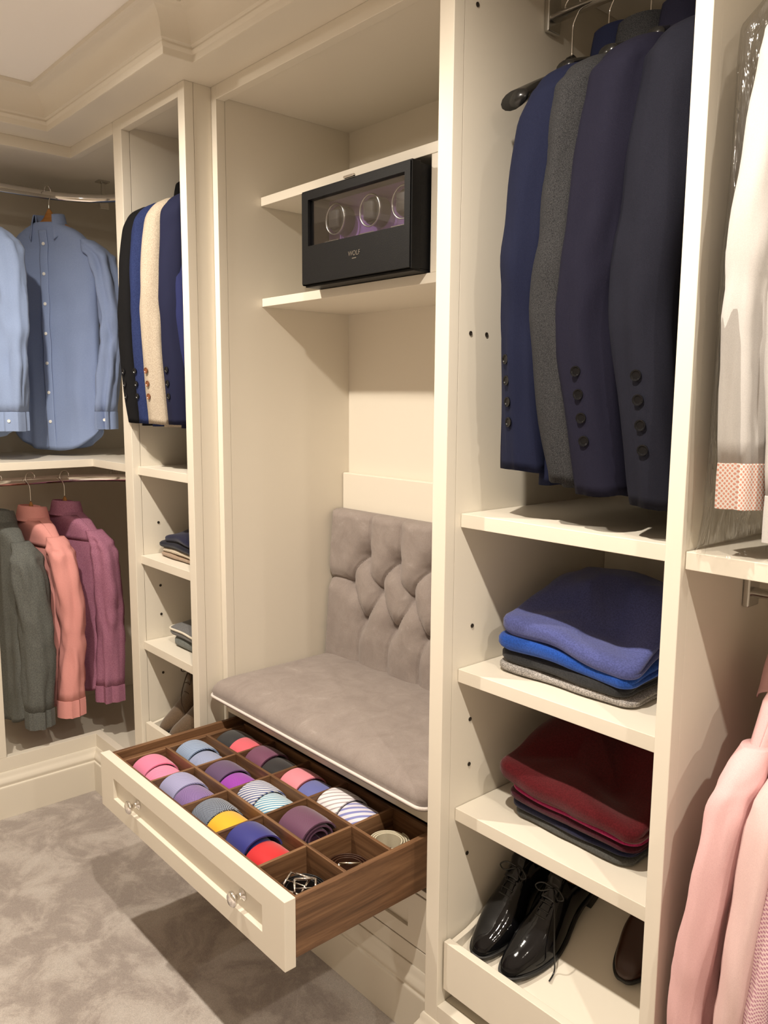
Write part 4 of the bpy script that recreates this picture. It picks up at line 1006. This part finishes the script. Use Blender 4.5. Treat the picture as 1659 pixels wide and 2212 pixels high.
    if tree:
        MB().loft([rrect(cxs(0.86), 0, 0.015, 0.0, 0.006, 0)] and [[(x + cxs(0.85), y - L_ * 0.17, z) for x, y, z in rrect(0, 0, 0.014 - i, 0.020 - i, 0.008, z)] for i, z in ((0, 0.052), (0, 0.100), (0.003, 0.106))]).build('shoe_tree', HANGER_WOOD, t_, smooth=False, local=True, bevel=0.002)
    return t_
PATENT = mat('black_patent_leather', (0.004, 0.004, 0.005), 0.06, spec=0.42)
add_bump(PATENT, noise_tex(PATENT, 22, detail=3), 0.25, 0.004)
SOLE_B = mat('black_sole', (0.012, 0.011, 0.010), 0.5)
BROWNL = mat('dark_brown_leather', (0.035, 0.012, 0.007), 0.3, spec=0.5)
SUEDE = cloth('brown_suede', (0.13, 0.085, 0.052), (0.085, 0.055, 0.033), scale=500, rough=1.0, sheen=0.5, bump=0.3)
LACE_BR = mat('brown_lace', (0.05, 0.03, 0.018), 0.8)
def on_ramp(tray_top, toe_y, L_=0.312):
    y = toe_y + L_ * math.cos(RAMP); return y, tray_top - 0.037 + 0.364 * (y - FY - 0.030) + 0.003
RAMP = math.atan(0.364)
def placed_shoe(name, label, x, toe_y, tray_top, rz, *a, **kw):
    y, z = on_ramp(tray_top, toe_y)
    o = shoe(name, label, (x, y, z), 0, *a, **kw); o.rotation_euler = (RAMP, 0, rz)
placed_shoe('dress_shoe', 'left black patent dress shoe with wooden shoe tree in the tray', -1.060, 1.200, 0.355, math.radians(1), PATENT, SOLE_B, 'black patent shoes', tree=True, mirror=-1)
placed_shoe('dress_shoe', 'right black patent dress shoe with a loose lace hanging beside it', -0.968, 1.198, 0.355, math.radians(1), PATENT, SOLE_B, 'black patent shoes', tree=True, loose=True, mirror=1)
placed_shoe('dress_shoe', 'left shoe of the dark brown pair in shadow behind the stile', -0.782, 1.320, 0.355, 0.0, BROWNL, SOLE_B, 'dark brown shoes', mirror=-1)
placed_shoe('dress_shoe', 'right shoe of the dark brown pair mostly hidden by the stile', -0.690, 1.320, 0.355, 0.0, BROWNL, SOLE_B, 'dark brown shoes', mirror=1)
placed_shoe('suede_boot', 'left brown suede lace-up boot in the narrow tower tray', -2.500, 1.188, 0.395, math.radians(2), SUEDE, SOLE_B, 'brown suede boots', boot=True, lace_m=LACE_BR, mirror=-1, loose=True)
placed_shoe('suede_boot', 'right brown suede lace-up boot partly hidden by the stile', -2.402, 1.188, 0.395, math.radians(-1), SUEDE, SOLE_B, 'brown suede boots', boot=True, lace_m=LACE_BR, mirror=1)
